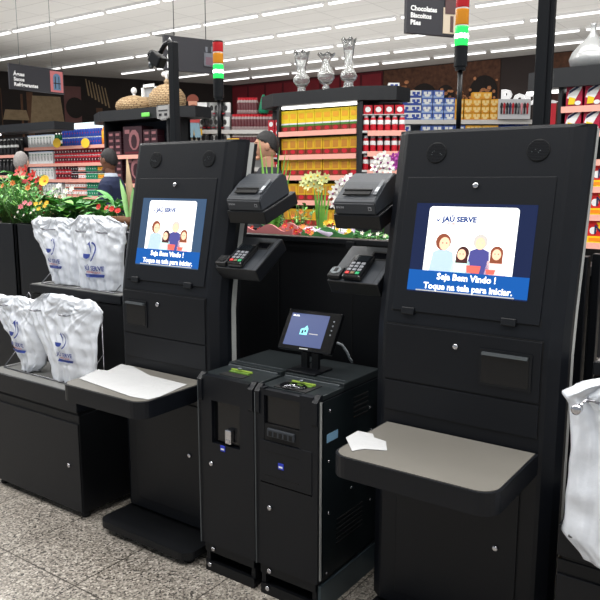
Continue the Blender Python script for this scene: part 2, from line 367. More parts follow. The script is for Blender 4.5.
def lock(parent, loc, rot, label=None):
    bm = NB(); lathe(bm, [(.0095, 0), (.0095, .006), (.007, .008), (.0, .008)], 14); box(bm, (-.001, .001), (-.004, .004), (.008, .0085))
    o = obj('lock', bm, chrome, parent, loc, rot); return o
def kiosk(X0, W, label, slot_left, base_open):
    t = thing('self_checkout_kiosk', label, 'self-checkout kiosk', (X0, KY, 0))
    secs = [(.07, 0), (.9, 0), (1.0, .001), (1.055, .006), (1.12, .0165), (1.655, .13)]
    bm = NB(); rings = []; c = .055
    def sec(y, z, sh=0):
        pts = [(0, 0), (W, 0), (W+.012, .004), (W+.042, .028), (W+c, .06), (W+c, .085), (-c, .085), (-c, .06), (-.042, .028), (-.012, .004)]
        return [bm.verts.new((p[0], y+p[1], z)) for p in pts]
    for z, y in secs: rings.append(sec(y, z))
    # slightly rounded top edge
    rings.append([bm.verts.new((v.co.x, v.co.y+.006 if k in (0, 1, 2, 9) else v.co.y, 1.665)) for k, v in enumerate(rings[-1])])
    for a, b in zip(rings, rings[1:]):
        for k in range(10): bm.faces.new([a[k], a[(k+1) % 10], b[(k+1) % 10], b[k]])
    bm.faces.new(list(reversed(rings[0]))); bm.faces.new(rings[-1])
    obj('front_shell', bm, black, t)
    # silver edge trim and rear column
    for xs in ((W+c-.012, W+c+.0005), (-c-.0005, -c+.012)):
        bm = NB()
        for (z0, y0), (z1, y1) in zip([(.07, 0), (1.0, .001), (1.12, .0165), (1.655, .13)], [(1.0, .001), (1.12, .0165), (1.655, .13)]):
            vs = [bm.verts.new((x, y+yy, z)) for x in xs for yy in (.085, .112) for (z, y) in ((z0, y0), (z1, y1))]
            for f in [(0,1,3,2),(4,6,7,5),(0,4,5,1),(2,3,7,6),(0,2,6,4),(1,5,7,3)]: bm.faces.new([vs[i] for i in f])
        obj('edge_trim', bm, silver, t)
    bm = NB()
    for (z0, y0), (z1, y1) in zip([(.07, 0), (1.0, .001), (1.12, .0165)], [(1.0, .001), (1.12, .0165), (1.655, .13)]):
        vs = [bm.verts.new((x, y+yy, z)) for x in (0.0, W) for yy in (.08, .20) for (z, y) in ((z0, y0), (z1, y1))]
        for f in [(0,1,3,2),(4,6,7,5),(0,4,5,1),(2,3,7,6),(0,2,6,4),(1,5,7,3)]: bm.faces.new([vs[i] for i in f])
    obj('rear_housing', bm, black2, t)
    # base plate with rounded corners on feet
    bm = NB(); poly_prism(bm, rrect(-.025, W+.035, -.175, .33, .05), .028, .058); obj('base_plate', bm, black2, t)
    for fx in (.03, W-.01):
        for fy in (-.12, .28):
            bm = NB(); lathe(bm, [(.022, 0), (.024, .01), (.016, .028)], 12); obj('foot', bm, groove, t, (fx, fy, 0))
    # speakers
    up = Vector((0, math.cos(FA), math.sin(FA))); nrm = Vector((0, -math.sin(FA), math.cos(FA)))
    FR = (FA, 0, 0)
    def fpos(u, v, off=0.0): return Vector((u*W/.5, 0, 1.055)) + up*v + nrm*off + Vector((0, .0042, 0))
    for u in (.105, .420):
        bm = NB(); lathe(bm, [(.034, 0), (.034, .0015), (.030, .002), (0, .002)], 28, 1)
        for k in range(-6, 7):
            y = k*.0046; xw = math.sqrt(max(.0324**2-y*y, 0)); box(bm, (-xw, xw), (y-.0012, y+.0012), (.002, .0035), 0)
        for q in range(5): ball(bm, (random.uniform(-.02, .02), random.uniform(-.008, .008), .003), .0016, 2, 1)  # steel beads stand in for glossy highlights on the grille
        obj('speaker_grille', bm, [black, groove, steel], t, fpos(u, .548, .0045), FR)
    # screen door
    bm = NB(); u0, u1, v0, v1 = .018, .482, .038, .470
    sx = W/.5
    d = NB(); box(d, ((u0-.004)*sx, (u1+.004)*sx), (v0-.004, v1+.004), (-.002, .0012), 0)
    rim = obj('door_gap', d, groove, t, fpos(0, 0, 0), FR)
    box(bm, (u0*sx, u1*sx), (v0, v1), (.0, .006), 0, .0015)
    door = obj('screen_door', bm, black, t, fpos(0, 0, 0), FR)
    a, b, e, f = .062*sx, .440*sx, .103, .386
    bm = NB(); box(bm, (a, b), (e, f), (.0045, .0068)); dis = obj('display', bm, scr_navy if not slot_left else scr_slate, door)
    w, h = b-a, f-e
    bm = NB(); flatz(bm, rrect(a+w*.12, a+w*.865, e+h*.2, e+h*.965, .012), .0072); obj('white_card', bm, scr_white, door)
    bm = NB(); flatz(bm, [(a, e+.004), (b, e+.004), (b, e+h*.245), (a, e+h*.245)], .0076); obj('banner', bm, scr_blue, door)
    text('caption', 'Seja Bem Vindo !', h*.098, door, (a+w*.5, e+h*.155, .0079), (0, 0, 0), white_em, bold=.03, extrude=0)
    text('caption', 'Toque na tela para iniciar.', h*.096, door, (a+w*.515, e+h*.045, .0079), (0, 0, 0), white_em, bold=.03, extrude=0)
    bm = NB(); flatz(bm, [(a+w*.08, e+.004), (a+w*.9, e+.004), (a+w*.9, e+.0075), (a+w*.08, e+.0075)], .0079); obj('small_print_line', bm, scr_grey, door)
    text('store_logo', 'JAÚ SERVE', h*.078, door, (a+w*.245, e+h*.80, .0076), (0, 0, 0), scr_dkblue, bold=.05, extrude=0, align='LEFT', sx=1.1)
    text('store_logo', 'SUPERMERCADOS', h*.028, door, (a+w*.26, e+h*.765, .0076), (0, 0, 0), scr_red, bold=.01, extrude=0, align='LEFT', sx=1.2)
    bm = NB(); flatz(bm, [(a+w*.185, e+h*.83), (a+w*.205, e+h*.79), (a+w*.245, e+h*.86), (a+w*.207, e+h*.815)], .0076); obj('logo_tick', bm, scr_dkblue, door)
    for i, s in enumerate(['Sua', 'Família', 'Feliz']): text('script_text', s, h*.085, door, (a+w*(.62+.04*i), e+h*(.85-.07*i), .0076), (0, 0, .1), scr_grey, bold=-.002, extrude=0, align='LEFT', shear=.5)
    # family portrait on the screen
    def person_pic(cx, cz, r, hair, shirt, side=0, top=1.0):
        bm = NB()
        flatz(bm, [(cx-r*1.9, e+h*.24), (cx+r*1.9, e+h*.24), (cx+r*1.5, cz-r*1.3), (cx+r*.5, cz-r*.9), (cx-r*.5, cz-r*.9), (cx-r*1.5, cz-r*1.3)], .00735, 0)
        pts = [(cx+side*r*.12+r*1.15*math.cos(t), cz+r*.15+r*1.2*math.sin(t)) for t in [2*PI*k/14 for k in range(14)]]; flatz(bm, pts, .00745, 1)
        if top > 1: flatz(bm, [(cx-r*1.1, cz-r*1.6), (cx+r*1.1, cz-r*1.6), (cx+r*1.1, cz), (cx-r*1.1, cz)], .00743, 1)
        flatz(bm, [(cx-side*r*.1+r*.8*math.cos(t), cz-r*.1+r*.95*math.sin(t)) for t in [2*PI*k/14 for k in range(14)]], .00755, 2)
        for s in (-.3, .3): flatz(bm, [(cx-side*r*.1+s*r*1+r*.1*math.cos(t), cz+r*.1*math.sin(t)) for t in [2*PI*k/6 for k in range(6)]], .0077, 1)
        return obj('family_picture', bm, [shirt, hair, scr_skin], door)
    person_pic(a+w*.28, e+h*.56, h*.078, scr_hair, scr_shirt, -1, 1)
    person_pic(a+w*.445, e+h*.45, h*.062, scr_hair2, scr_mint, 1, 2)
    person_pic(a+w*.585, e+h*.58, h*.070, scr_hairg, scr_plaid, 0, 1)
    person_pic(a+w*.725, e+h*.47, h*.062, scr_hair, scr_pink2, 0, 2)
    bm = NB(); flatz(bm, [(a+w*.5, e+h*.25), (a+w*.6, e+h*.25), (a+w*.61, e+h*.33), (a+w*.49, e+h*.33)], .0078); flatz(bm, [(a+w*.66, e+h*.25), (a+w*.72, e+h*.25), (a+w*.73, e+h*.3), (a+w*.65, e+h*.3)], .0078); obj('pictured_bowl', bm, scr_bowl, door)
    lock(door, (.247*sx, .443, .006), (0, 0, 0))
    for u in (.075, .395):
        bm = NB(); box(bm, ((u-.022)*sx, (u+.022)*sx), (v0-.012, v0+.012), (.004, .013), 0, .003); obj('hinge', bm, dkplastic, door)
    # lower front panels
    def panel(name, x0, x1, z0, z1, m=black, th=.006, y=0.0):
        g = NB(); box(g, (x0-.003, x1+.003), (y-.001, y+.003), (z0-.003, z1+.003)); gg = obj('panel_gap', g, groove, t)
        b_ = NB(); box(b_, (x0, x1), (y-th, y), (z0, z1), 0, .0015); return obj(name, b_, m, t)
    hp = panel('printer_hatch', .004, W-.004, .866, 1.047)
    fr = (PI/2, 0, 0)
    lx = .226*sx if slot_left else .242*sx
    lock(hp, (lx, -.006, 1.002), fr)
    s0, s1 = (.022*sx, .157*sx) if slot_left else (.318*sx, .472*sx)
    bm = NB(); box(bm, (s0, s1), (-.010, -.004), (.897, 1.008)); obj('receipt_window_frame', bm, dkplastic, hp)
    bm = NB(); box(bm, (s0+.008, s1-.008), (-.0115, -.009), (.905, .998)); obj('receipt_window', bm, gloss, hp)
    bm = NB(); box(bm, (s0+.01, s1-.01), (-.022, -.010), (.992, 1.000)); obj('tear_bar', bm, steel, hp)
    panel('upper_panel', .004, W-.004, .76, .860)
    dp = panel('lower_door', .055*sx, .455*sx, .12, .60)
    lock(dp, (.392*sx, -.006, .385), fr)
    # tray
    tr_pts = rrect(.012, W+.002, -.355, -.002, .055, 6)
    for i, p in enumerate(tr_pts):   # square the two wall-side corners
        if p[1] > -.06 and i < 14: tr_pts[i] = (W+.002 if p[0] > W/2 else .012, -.002)
    tr_pts = [p for i, p in enumerate(tr_pts) if p not in tr_pts[:i]]
    bm = NB(); poly_prism(bm, tr_pts, .650, .714); tb = obj('bag_tray', bm, black, t)
    cx, cy = W/2, -.18
    ins = [((p[0]-cx)*.972+cx, (p[1]-cy)*.965+cy) for p in tr_pts]
    bm = NB(); poly_prism(bm, ins, .712, .7165); obj('tray_top', bm, traytop, tb)
    return t
white_em = mat('screen_text_white', (1, 1, 1), .4, emit=(1, 1, 1), es=1.0)
kL = kiosk(-2.372, .480, 'black self-checkout kiosk on the left, behind its grey tray and above the floor base plate', True, True)
kR = kiosk(-1.097, .512, 'large black self-checkout kiosk in front on the right, left of the hanging white bag', False, False)
for c in kL.children: 
    if c.name.startswith('bag_tray'): c['label'] = 'grey-topped bag tray with rounded corners'
# thin white patches laid flat on the tray tops
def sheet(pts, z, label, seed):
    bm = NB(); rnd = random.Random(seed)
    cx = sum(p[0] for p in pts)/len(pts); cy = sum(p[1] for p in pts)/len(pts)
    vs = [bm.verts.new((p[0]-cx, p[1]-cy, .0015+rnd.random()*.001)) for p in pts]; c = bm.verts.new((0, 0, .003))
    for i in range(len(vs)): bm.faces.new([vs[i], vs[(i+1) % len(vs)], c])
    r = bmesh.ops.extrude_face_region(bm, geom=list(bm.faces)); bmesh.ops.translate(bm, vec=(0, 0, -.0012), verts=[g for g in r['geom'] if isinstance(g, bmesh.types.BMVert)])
    tag(obj('tray_patch', bm, paper, loc=(cx, cy, z)), label, 'paper')
T = lambda l, z=.7165: [tuple(atz(x, y, z)[:2]) for x, y in l]
sheet(T([(346, 438), (358, 431.5), (373, 434.5), (374, 438), (386, 442), (387, 451), (364, 449.5), (352, 451.5)]), .7168, 'small white patch on the left corner of the right kiosk tray', 1)
sheet(T([(79, 379), (98, 370), (108, 371), (121, 364.5), (133, 367), (150, 376), (187, 385), (160, 397), (148, 400), (131, 397)]), .7168, 'large jagged white patch covering the front of the left kiosk tray', 2)

# signal towers and poles on the kiosks
lens_red = mat('lens_red', rgb(176, 32, 38), .25, emit=rgb(190, 30, 35), es=.1)
lens_amber = mat('lens_amber', rgb(196, 128, 30), .25, emit=rgb(225, 140, 20), es=.12)
lens_green = mat('lens_green', rgb(20, 150, 70), .25, emit=(.03, .9, .12), es=1.2)
lens_core = mat('lens_green_core', (1, 1, 1), .3, emit=(.75, 1, .88), es=3)
def signal(x, zs, label, r):
    y = 2.22; z0, zb0, zb1, zg, zam, zr = zs
    t = thing('signal_light', label, 'signal light', (x, y, z0))
    bm = NB(); lathe(bm, [(r*.38, 0), (r*.38, zb0-z0)], 12); obj('pole', bm, dkplastic, t)
    def seg(name, a, b, m, rr=r): 
        g = NB(); lathe(g, [(rr*.98, a-z0), (rr, a-z0+.003), (rr, b-z0-.003), (rr*.98, b-z0)], 20); return obj(name, g, m, t)
    g = NB(); lathe(g, [(r*.6, zb0-z0-.012), (r*.8, zb0-z0-.011), (r*.82, zb0-z0), (r, zb0-z0+.001), (r, zb0-z0+.012), (r, zb1-z0-.002), (r, zb1-z0)], 20)
    for f_ in g.faces: f_.smooth = False
    obj('collar', g, dkplastic, t)
    gg = seg('green_lens', zb1+.001, zg, lens_green)
    g = NB(); ball(g, (0, 0, (zb1+zg)/2-z0), (r*1.12, r*1.12, (zg-zb1)*.34)); obj('lit_core', g, lens_core, gg)
    seg('amber_lens', zg+.004, zam, lens_amber); g = NB(); lathe(g, [(r*.96, zg-z0), (r*.96, zg-z0+.004)], 16); obj('ring', g, white, t)
    seg('red_lens', zam+.004, zr, lens_red); g = NB(); lathe(g, [(r*.96, zam-z0), (r*.96, zam-z0+.004)], 16); obj('ring', g, white, t)
    g = NB(); lathe(g, [(r, zr-z0), (r*.95, zr-z0+.006), (0, zr-z0+.008)], 20); obj('cap', g, dkplastic, t)
signal(-1.985, (1.655, 1.835, 1.908, 1.962, 2.006, 2.047), 'red, amber and lit green signal light on the left kiosk', .021)
signal(-.955, (1.655, 1.862, 1.925, 1.984, 2.036, 2.085), 'red, amber and lit green signal light on the right kiosk', .021)
bm = NB(); box(bm, (-.016, .016), (-.016, .016), (0, .42), 0, .003)
t = thing('camera_pole', 'black pole rising from the left kiosk with a small camera on its bent tip', 'camera pole', (-2.235, 2.22, 1.655)); obj('pole', bm, dkplastic, t)
bm = NB(); tube(bm, [(0, 0, .41), (-.02, 0, .425), (-.05, 0, .415), (-.075, 0, .385)], .010, 8); obj('arm', bm, dkplastic, t)
bm = NB(); box(bm, (-.035, .035), (-.022, .022), (-.025, .025), 0, .006); cm = obj('camera_head', bm, dkplastic, t, (-.095, 0, .36), (0, .6, 0))
bm = NB(); lathe(bm, [(.017, 0), (.019, .012), (.014, .014), (0, .012)], 14); obj('camera_lens', bm, gloss, cm, (-.035, 0, 0), (0, -PI/2, 0))
bm = NB(); lathe(bm, [(.010, -.05), (.014, -.035), (.012, -.025)], 10); obj('cable_gland', bm, steel, cm, (-.02, 0, 0))
bm = NB(); box(bm, (-.0175, .0175), (-.0175, .0175), (0, .75), 0, .003); box(bm, (.012, .03), (-.01, .01), (.0, .7), 0, .002)
tag(obj('camera_pole', bm, dkplastic, loc=(-.695, 2.22, 1.655)), 'thick black pole rising out of frame from the right kiosk', 'pole')

# ---------------------------------------------------------------- receipt printers and card readers on side brackets
btn = mat('key_grey', rgb(120, 122, 128), .5)
def arm_unit(kind, x, y, z, tilt, side, label, label2, w, d, h):
    M = (math.radians(tilt), 0, 0)
    b = thing('bracket', label2, 'bracket', (x, y, z)); b.rotation_euler = M
    bm = NB(); box(bm, (0, w), (0, d), (0, h), 0, .004); obj('housing', bm, dkplastic, b)
    bm = NB(); s = 1 if side > 0 else -1
    sx0 = w if s > 0 else -.06
    box(bm, (sx0-.002, sx0+.062), (d*.45, d*.8), (h*.2, h*.8)); obj('mounting_arm', bm, black2, b)
    return b
def printer(x, y, z, tilt, label):
    t = thing('receipt_printer', label, 'receipt printer', (x, y, z)); t.rotation_euler = (math.radians(tilt), 0, 0)
    w, d = .168, .19
    prof = [(0, 0), (0, .042), (.012, .050), (.10, .078), (.165, .09), (d, .07), (d, 0)]
    bm = NB(); lo = [bm.verts.new((.002, p[0], p[1])) for p in prof]; hi = [bm.verts.new((w-.002, p[0], p[1])) for p in prof]
    bm.faces.new(lo); bm.faces.new(list(reversed(hi)))
    for i in range(len(prof)): bm.faces.new([lo[i], hi[i], hi[(i+1) % len(prof)], lo[(i+1) % len(prof)]])
    bmesh.ops.bevel(bm, geom=list(bm.edges), offset=.004, segments=2, affect='EDGES')
    body = obj('casing', bm, charcoal, t)
    sl = math.atan2(.028, .088)
    bm = NB(); box(bm, (.03, .135), (.028, .052), (.0, .004), 0, .001); obj('paper_slot', bm, groove, t, (0, 0, .0515), (sl, 0, 0))
    bm = NB(); box(bm, (.028, .137), (.048, .056), (.003, .009), 0, .002); obj('cutter_bar', bm, dkplastic, t, (0, 0, .0505), (sl, 0, 0))
    bm = NB(); box(bm, (.146, .160), (.03, .11), (.0, .0025), 0, .001); cp = obj('control_strip', bm, mat('strip_grey', rgb(96, 100, 106), .4), t, (0, 0, .0515), (sl, 0, 0))
    bm = NB(); box(bm, (.147, .159), (.045, .068), (.0025, .004)); obj('feed_button', bm, mat('button_light', rgb(190, 194, 198), .4), cp)
    text('brand_mark', 'EPSON', .010, t, (.012, -.0006, .022), UPR, mat('mark_grey', rgb(150, 152, 156), .5), align='LEFT')
    bm = NB(); box(bm, (.138, .150), (-.0015, .001), (.016, .028), 0); box(bm, (.1405, .1475), (-.002, -.001), (.0185, .0255), 1); obj('front_badge', bm, [mat('mark_grey', rgb(150, 152, 156), .5), charcoal], t)
def card_reader(x, y, z, tilt, label, label_small):
    R_ = (math.radians(tilt), 0, 0); M = Matrix.Translation((x, y, z)) @ Matrix.Rotation(R_[0], 4, 'X')
    p = M @ Vector((.062, .004, .056))
    t = thing('payment_terminal', label, 'payment terminal', p); t.rotation_euler = R_
    t.scale = (1.15, 1.15, 1.1)
    bm = NB(); box(bm, (0, .066), (0, .105), (0, .022), 0, .007); obj('casing', bm, gloss, t)
    bm = NB(); box(bm, (.008, .058), (.072, .098), (.022, .0228)); obj('terminal_screen', bm, mat('terminal_glass', rgb(30, 34, 38), .15), t)
    for r in range(4):
        for c in range(3):
            m = btn
            if r == 0: m = [mat('key_red', rgb(210, 50, 50), .5), mat('key_yellow', rgb(110, 90, 60), .5), mat('key_green', rgb(30, 160, 100), .5)][c]
            g = NB(); box(g, (.009+c*.0175, .022+c*.0175), (.010+r*.0145, .0205+r*.0145), (.021, .0245), 0, .001); obj('key', g, m, t)
    p = M @ Vector((.002, .004, .056))
    t = thing('fingerprint_reader', label_small, 'reader', p); t.rotation_euler = R_
    bm = NB(); box(bm, (0, .052), (0, .052), (0, .02), 0, .006); obj('casing', bm, dkplastic, t)
    bm = NB(); poly_prism(bm, [(.026+.02*math.cos(a), .028+.018*math.sin(a)) for a in [2*PI*k/16 for k in range(16)]], .019, .0225); obj('reader_face', bm, steel if 'silver' in label_small else dkplastic, t)
    bm = NB(); box(bm, (.02, .034), (.02, .04), (.0225, .0235)); obj('reader_window', bm, groove, t)
    return M
def hatch(b, w, d, h):
    bm = NB(); box(bm, (w*.52, w*.88), (d*.62, d*.86), (h-.002, h+.0015), 0); g = obj('blank_window', bm, groove, b)
    bm = NB(); box(bm, (w*.56, w*.84), (d*.66, d*.82), (h+.001, h+.0022), 0); obj('blank_glass', bm, gloss, g)
    bm = NB(); box(bm, (.003, w-.003), (.003, d-.003), (h-.0005, h+.0005)); obj('top_plate', bm, charcoal, b)
    bm = NB(); box(bm, (w*.90, w*.905), (.004, d-.004), (h-.001, h+.0008)); obj('lid_seam', bm, groove, b)
for (xx, side, nm, nb) in ((-1.862, -1, 'left', 'left'), (-1.345, 1, 'right', 'right')):
    yb = 2.10
    xa = xx+.030 if side < 0 else xx
    zt = 1.342 if side < 0 else 1.340
    arm_unit('p', xa, yb, zt, 20, side, '', 'black box bracket holding the receipt printer beside the %s kiosk' % nm, .182, .215, .052)
    M = Matrix.Translation((xa, yb, zt)) @ Matrix.Rotation(math.radians(20), 4, 'X')
    p = M @ Vector((.004, .004, .0525)); printer(p.x, p.y, p.z, 20, 'charcoal receipt printer tilted forward beside the %s kiosk' % nm)
    zc = 1.128 if side < 0 else 1.118
    b = arm_unit('c', xx, 2.075, zc, 33, side, '', 'black sloping bracket holding the payment terminal beside the %s kiosk' % nm, .20, .20, .055)
    hatch(b, .20, .20, .055)
    card_reader(xx, 2.075, zc, 33, 'black payment terminal with red and green keys, %s one of two' % nm, 'small %s reader beside the %s payment terminal' % ('black' if side < 0 else 'silver-faced', nm))
t = thing('indicator_light', 'small glowing red indicator light on the side of the left kiosk', 'indicator light', at(231, 298, 2.13)); t.rotation_euler = (0, 0, .9)
bm = NB(); lathe(bm, [(.008, 0), (.008, .004)], 12); obj('socket', bm, dkplastic, t, (0, 0, 0), (PI/2, 0, 0))
bm = NB(); ball(bm, (0, -.006, 0), .0065); obj('bulb', bm, mat('red_led', (1, .1, .1), .3, emit=(1, .06, .06), es=2.5), t)

# ---------------------------------------------------------------- coin and note machines
def coin_machine(X0, X1, coins, label):
    W = X1-X0; Y0 = 1.885; D = .43
    t = thing('cash_recycler', label, 'cash machine', (X0, Y0, 0))
    bm = NB(); box(bm, (.004, W-.004), (.03, D), (.11, .775), 0, .003); obj('cabinet', bm, dkplastic, t)
    # front door with stepped side cheeks
    bm = NB()
    prof = [(.0, .12), (.0, .69), (-.006, .70), (-.006, .775), (.02, .797), (.03, .797), (.03, .12)]
    def cheek(xa, xb):
        lo = [bm.verts.new((xa, p[0], p[1])) for p in prof]; hi = [bm.verts.new((xb, p[0], p[1])) for p in prof]
        bm.faces.new(lo); bm.faces.new(list(reversed(hi)))
        for i in range(len(prof)): bm.faces.new([lo[i], hi[i], hi[(i+1) % len(prof)], lo[(i+1) % len(prof)]])
    cheek(0.0, .022); cheek(W-.022, W-.0)
    if coins:
        box(bm, (.022, W-.022), (.0, .03), (.12, .44)); box(bm, (.022, W-.022), (-.003, .03), (.445, .60), 0, .002)
        box(bm, (.022, .04), (0, .03), (.60, .79)); box(bm, (W-.075, W-.022), (0, .03), (.60, .79)); box(bm, (.04, W-.075), (0, .03), (.765, .785))
    else:
        box(bm, (.022, W-.022), (.0, .03), (.12, .535)); box(bm, (.022, .065), (0, .03), (.535, .79)); box(bm, (W-.065, W-.022), (0, .03), (.535, .79)); box(bm, (.065, W-.065), (0, .03), (.70, .79))
    fd = obj('front_door', bm, black, t)
    bm = NB(); box(bm, (.002, .0045), (-.0072, -.004), (.12, .77)); obj('edge_strip', bm, steel, fd)
    if coins:
        bm = NB(); box(bm, (.04, W-.075), (.012, .02), (.66, .765)); obj('smoked_window', bm, gloss, fd)
        bm = NB(); box(bm, (.04, W-.075), (.002, .028), (.602, .660), 0); dz = obj('coin_outlet', bm, groove, fd)
        bm = NB(); box(bm, (.055, W-.095), (-.006, .01), (.618, .648), 0, .004); cup = obj('coin_cup', bm, charcoal, fd)
        bm = NB()
        for k in range(5): box(bm, (.065+k*.022, .078+k*.022), (-.0075, -.005), (.622, .640), 0)
        obj('outlet_slot', bm, groove, fd)
        bm = NB(); box(bm, (.105, .128), (-.0055, -.002), (.508, .530)); bl = obj('maker_badge', bm, mat('badge_blue', rgb(40, 60, 190), .4), fd)
        bm = NB(); box(bm, (.1165-.008, .1165+.008), (-.006-.0006, -.006), (.516-.002, .516+.004)); obj('maker_mark', bm, white, fd)
        lock(fd, (.065, -.001, .352), UPR)
        bm = NB(); box(bm, (.045, W-.075), (-.0045, -.003), (.47, .473)); obj('panel_seam', bm, groove, fd)
        bm = NB(); box(bm, (.045, W-.075), (-.0045, -.003), (.56, .563)); obj('panel_seam', bm, groove, fd)
    else:
        bm = NB(); box(bm, (.065, W-.065), (.018, .026), (.54, .70)); rc = obj('note_outlet', bm, gloss, fd)
        bm = NB(); box(bm, (.13, .16), (-.002, .018), (.545, .60), 0, .004); box(bm, (.137, .153), (-.004, .0), (.553, .563)); obj('note_guide', bm, chrome, fd)
        bm = NB(); box(bm, (.108, .130), (-.0025, .001), (.512, .534)); obj('maker_badge', bm, mat('badge_blue', rgb(40, 60, 190), .4), fd)
        bm = NB(); box(bm, (.119-.008, .119+.008), (-.003-.0006, -.003), (.520-.002, .520+.004)); obj('maker_mark', bm, white, fd)
        lock(fd, (.062, -.001, .452), UPR)
    # base
    bm = NB(); box(bm, (.012, W-.012), (.015, D), (.012, .035)); box(bm, (.012, .03), (.015, D), (.03, .112)); box(bm, (W-.03, W-.012), (.015, D), (.03, .112)); box(bm, (.02, W-.02), (D-.03, D), (.03, .112)); box(bm, (.012, W-.012), (.008, .016), (.082, .118)); box(bm, (.012, W-.012), (.008, .016), (.0, .04))
    bs = obj('base', bm, black2, t)
    lock(bs, (.055, .008, .10), UPR); lock(bs, (.035 if not coins else .045, .008, .028), UPR)
    # top
    bm = NB(); box(bm, (.004, W-.004), (.17, D), (.775, .802), 0, .003); box(bm, (.004, W-.004), (.025, .17), (.775, .79), 0, .002); tp = obj('top_cover', bm, mat('greenish_black_top', rgb(34, 39, 41), .3), t)
    bm = NB(); box(bm, (.015, W-.015), (.155, .165), (.79, .797)); box(bm, (.02, W-.02), (.20, .205), (.802, .8035)); obj('lid_rib', bm, steel, tp)
    if coins:
        bm = NB(); box(bm, (.06, W-.07), (.03, .13), (.788, .793), 0); dish = obj('coin_inlet', bm, groove, tp)
        bm = NB()
        lathe(bm, [(.052, .0), (.055, .006), (.048, .008), (.03, .002)], 20, M=Matrix.Translation((.12, .065, .79)) @ Matrix.Diagonal((1, .7, 1, 1))); obj('inlet_rim', bm, gloss, tp)
        bm = NB()
        for k in range(7): lathe(bm, [(.011, 0), (.011, .003)], 12, M=Matrix.Translation((.10+.012*k*random.random()*.8, .05+.02*random.random(), .794+.001*k)))
        obj('loose_coins', bm, chrome, tp)['kind'] = 'stuff'
    L_ = mat('lime_glow', rgb(120, 140, 54), .3, emit=(.4, .7, .10), es=.12)
    gx = .075 if not coins else .085
    bm = NB(); box(bm, (gx, gx+.10), (.102, .112), (.793, .801), 0, .002); gl = obj('inlet_light', bm, L_, tp)
    bm = NB(); box(bm, (gx+.005, gx+.095), (.085, .0995), (.790, .796), 0); obj('inlet_light_diffuser', bm, mat('lime_dim', rgb(90, 120, 50), .3, emit=(.2, .5, .08), es=.06), gl)
    bm = NB(); lathe(bm, [(.008, 0), (.008, .006), (0, .007)], 10, M=Matrix.Translation((gx+.05, .096, .806))); obj('inlet_sensor', bm, steel, gl)
    if not coins:
        bm = NB(); box(bm, (gx-.005, gx+.105), (.04, .086), (.7905, .7925)); obj('note_inlet', bm, groove, tp)
    if coins:   # right side panel
        bm = NB(); box(bm, (W-.004, W+.0), (.035, D-.01), (.125, .77)); sp = obj('side_panel', bm, mat('side_black', rgb(20, 26, 29), .3), t)
        bm = NB(); box(bm, (W-.001, W+.004), (.012, .020), (.13, .775)); obj('edge_strip', bm, silver, t)
        for (py, pz) in ((.075, .73), (.35, .67), (.07, .55), (.36, .30), (.07, .36), (.22, .40), (.36, .58), (.06, .14)):
            g = NB(); lathe(g, [(.006, 0), (.005, .003), (0, .003)], 10); obj('screw', g, chrome, sp, (W, py, pz), (0, PI/2, 0))
        bm = NB(); box(bm, (W-.001, W+.001), (.055, .125), (.62, .65)); obj('rating_label', bm, mat('label_pale_blue', rgb(120, 160, 190), .4), sp)
        bm = NB()
        for k in range(5): box(bm, (W, W+.0015), (.23, .33), (.66+k*.018, .666+k*.018))
        obj('vent_slots', bm, groove, sp); bm = NB()
        for k in range(6): box(bm, (W, W+.0015), (.12, .30), (.22+k*.018, .226+k*.018))
        obj('vent_slots', bm, groove, sp)
        bm = NB(); box(bm, (W-.012, W+.002), (.02, D), (.0, .105), 0, .003); obj('plinth_rail', bm, mat('plinth_steel', rgb(70, 82, 88), .3, .5), bs)
    return t
coin_machine(-1.815, -1.548, False, 'left black cash machine with a dark note slot and blue badge')
coin_machine(-1.540, -1.272, True, 'right black cash machine with a coin cup and screws on its side')
# touch monitor standing on the cash machine
t = thing('touch_monitor', 'small touch monitor with a slate blue screen standing on the right cash machine', 'monitor', (-1.49, 2.12, .803))
tl = at(287.5, 308, 2.17); tr = at(340, 313.5, 2.17); bl = at(277, 347, 2.085); br = at(326.5, 355, 2.085)
ux = (tr-tl).normalized(); vy = ((tl-bl)).normalized(); nz = ux.cross(vy).normalized(); vy = nz.cross(ux)
Wm, Hm = (tr-tl).length, (tl-bl).length
Mx = Matrix.Translation(bl-Vector((-1.49, 2.12, .803))) @ Matrix((ux, vy, nz)).transposed().to_4x4()
bm = NB(); box(bm, (0, Wm), (0, Hm), (-.022, 0), 0, .004); mo = obj('bezel', bm, gloss, t); mo.matrix_local = Mx
bm = NB(); box(bm, (Wm*.09, Wm*.80), (Hm*.1, Hm*.90), (-.002, .0008)); obj('monitor_screen', bm, mat('monitor_slate', rgb(60, 70, 105), .2, emit=rgb(74, 84, 122), es=.8), mo)
text('screen_text', 'BRUTEL', Hm*.055, mo, (Wm*.12, Hm*.82, .0012), (0, 0, 0), white_em, align='LEFT', extrude=0)
bm = NB(); flatz(bm, [(Wm*.52, Hm*.41), (Wm*.68, Hm*.41), (Wm*.68, Hm*.43), (Wm*.52, Hm*.43)], .0012); obj('screen_text_line', bm, scr_grey, mo)
cy = mat('screen_cyan', rgb(120, 200, 210), .3, emit=rgb(130, 205, 212), es=.9)
bm = NB(); flatz(bm, [(Wm*.34, Hm*.38), (Wm*.48, Hm*.38), (Wm*.48, Hm*.54), (Wm*.44, Hm*.62), (Wm*.41, Hm*.56), (Wm*.34, Hm*.52)], .0011); g_ = obj('screen_house_icon', bm, cy, mo)
bm = NB(); flatz(bm, [(Wm*.37, Hm*.41), (Wm*.40, Hm*.41), (Wm*.40, Hm*.49), (Wm*.37, Hm*.49)], .0014); flatz(bm, [(Wm*.42, Hm*.45), (Wm*.45, Hm*.45), (Wm*.45, Hm*.5), (Wm*.42, Hm*.5)], .0014); obj('screen_icon_cutout', bm, scr_navy, mo)
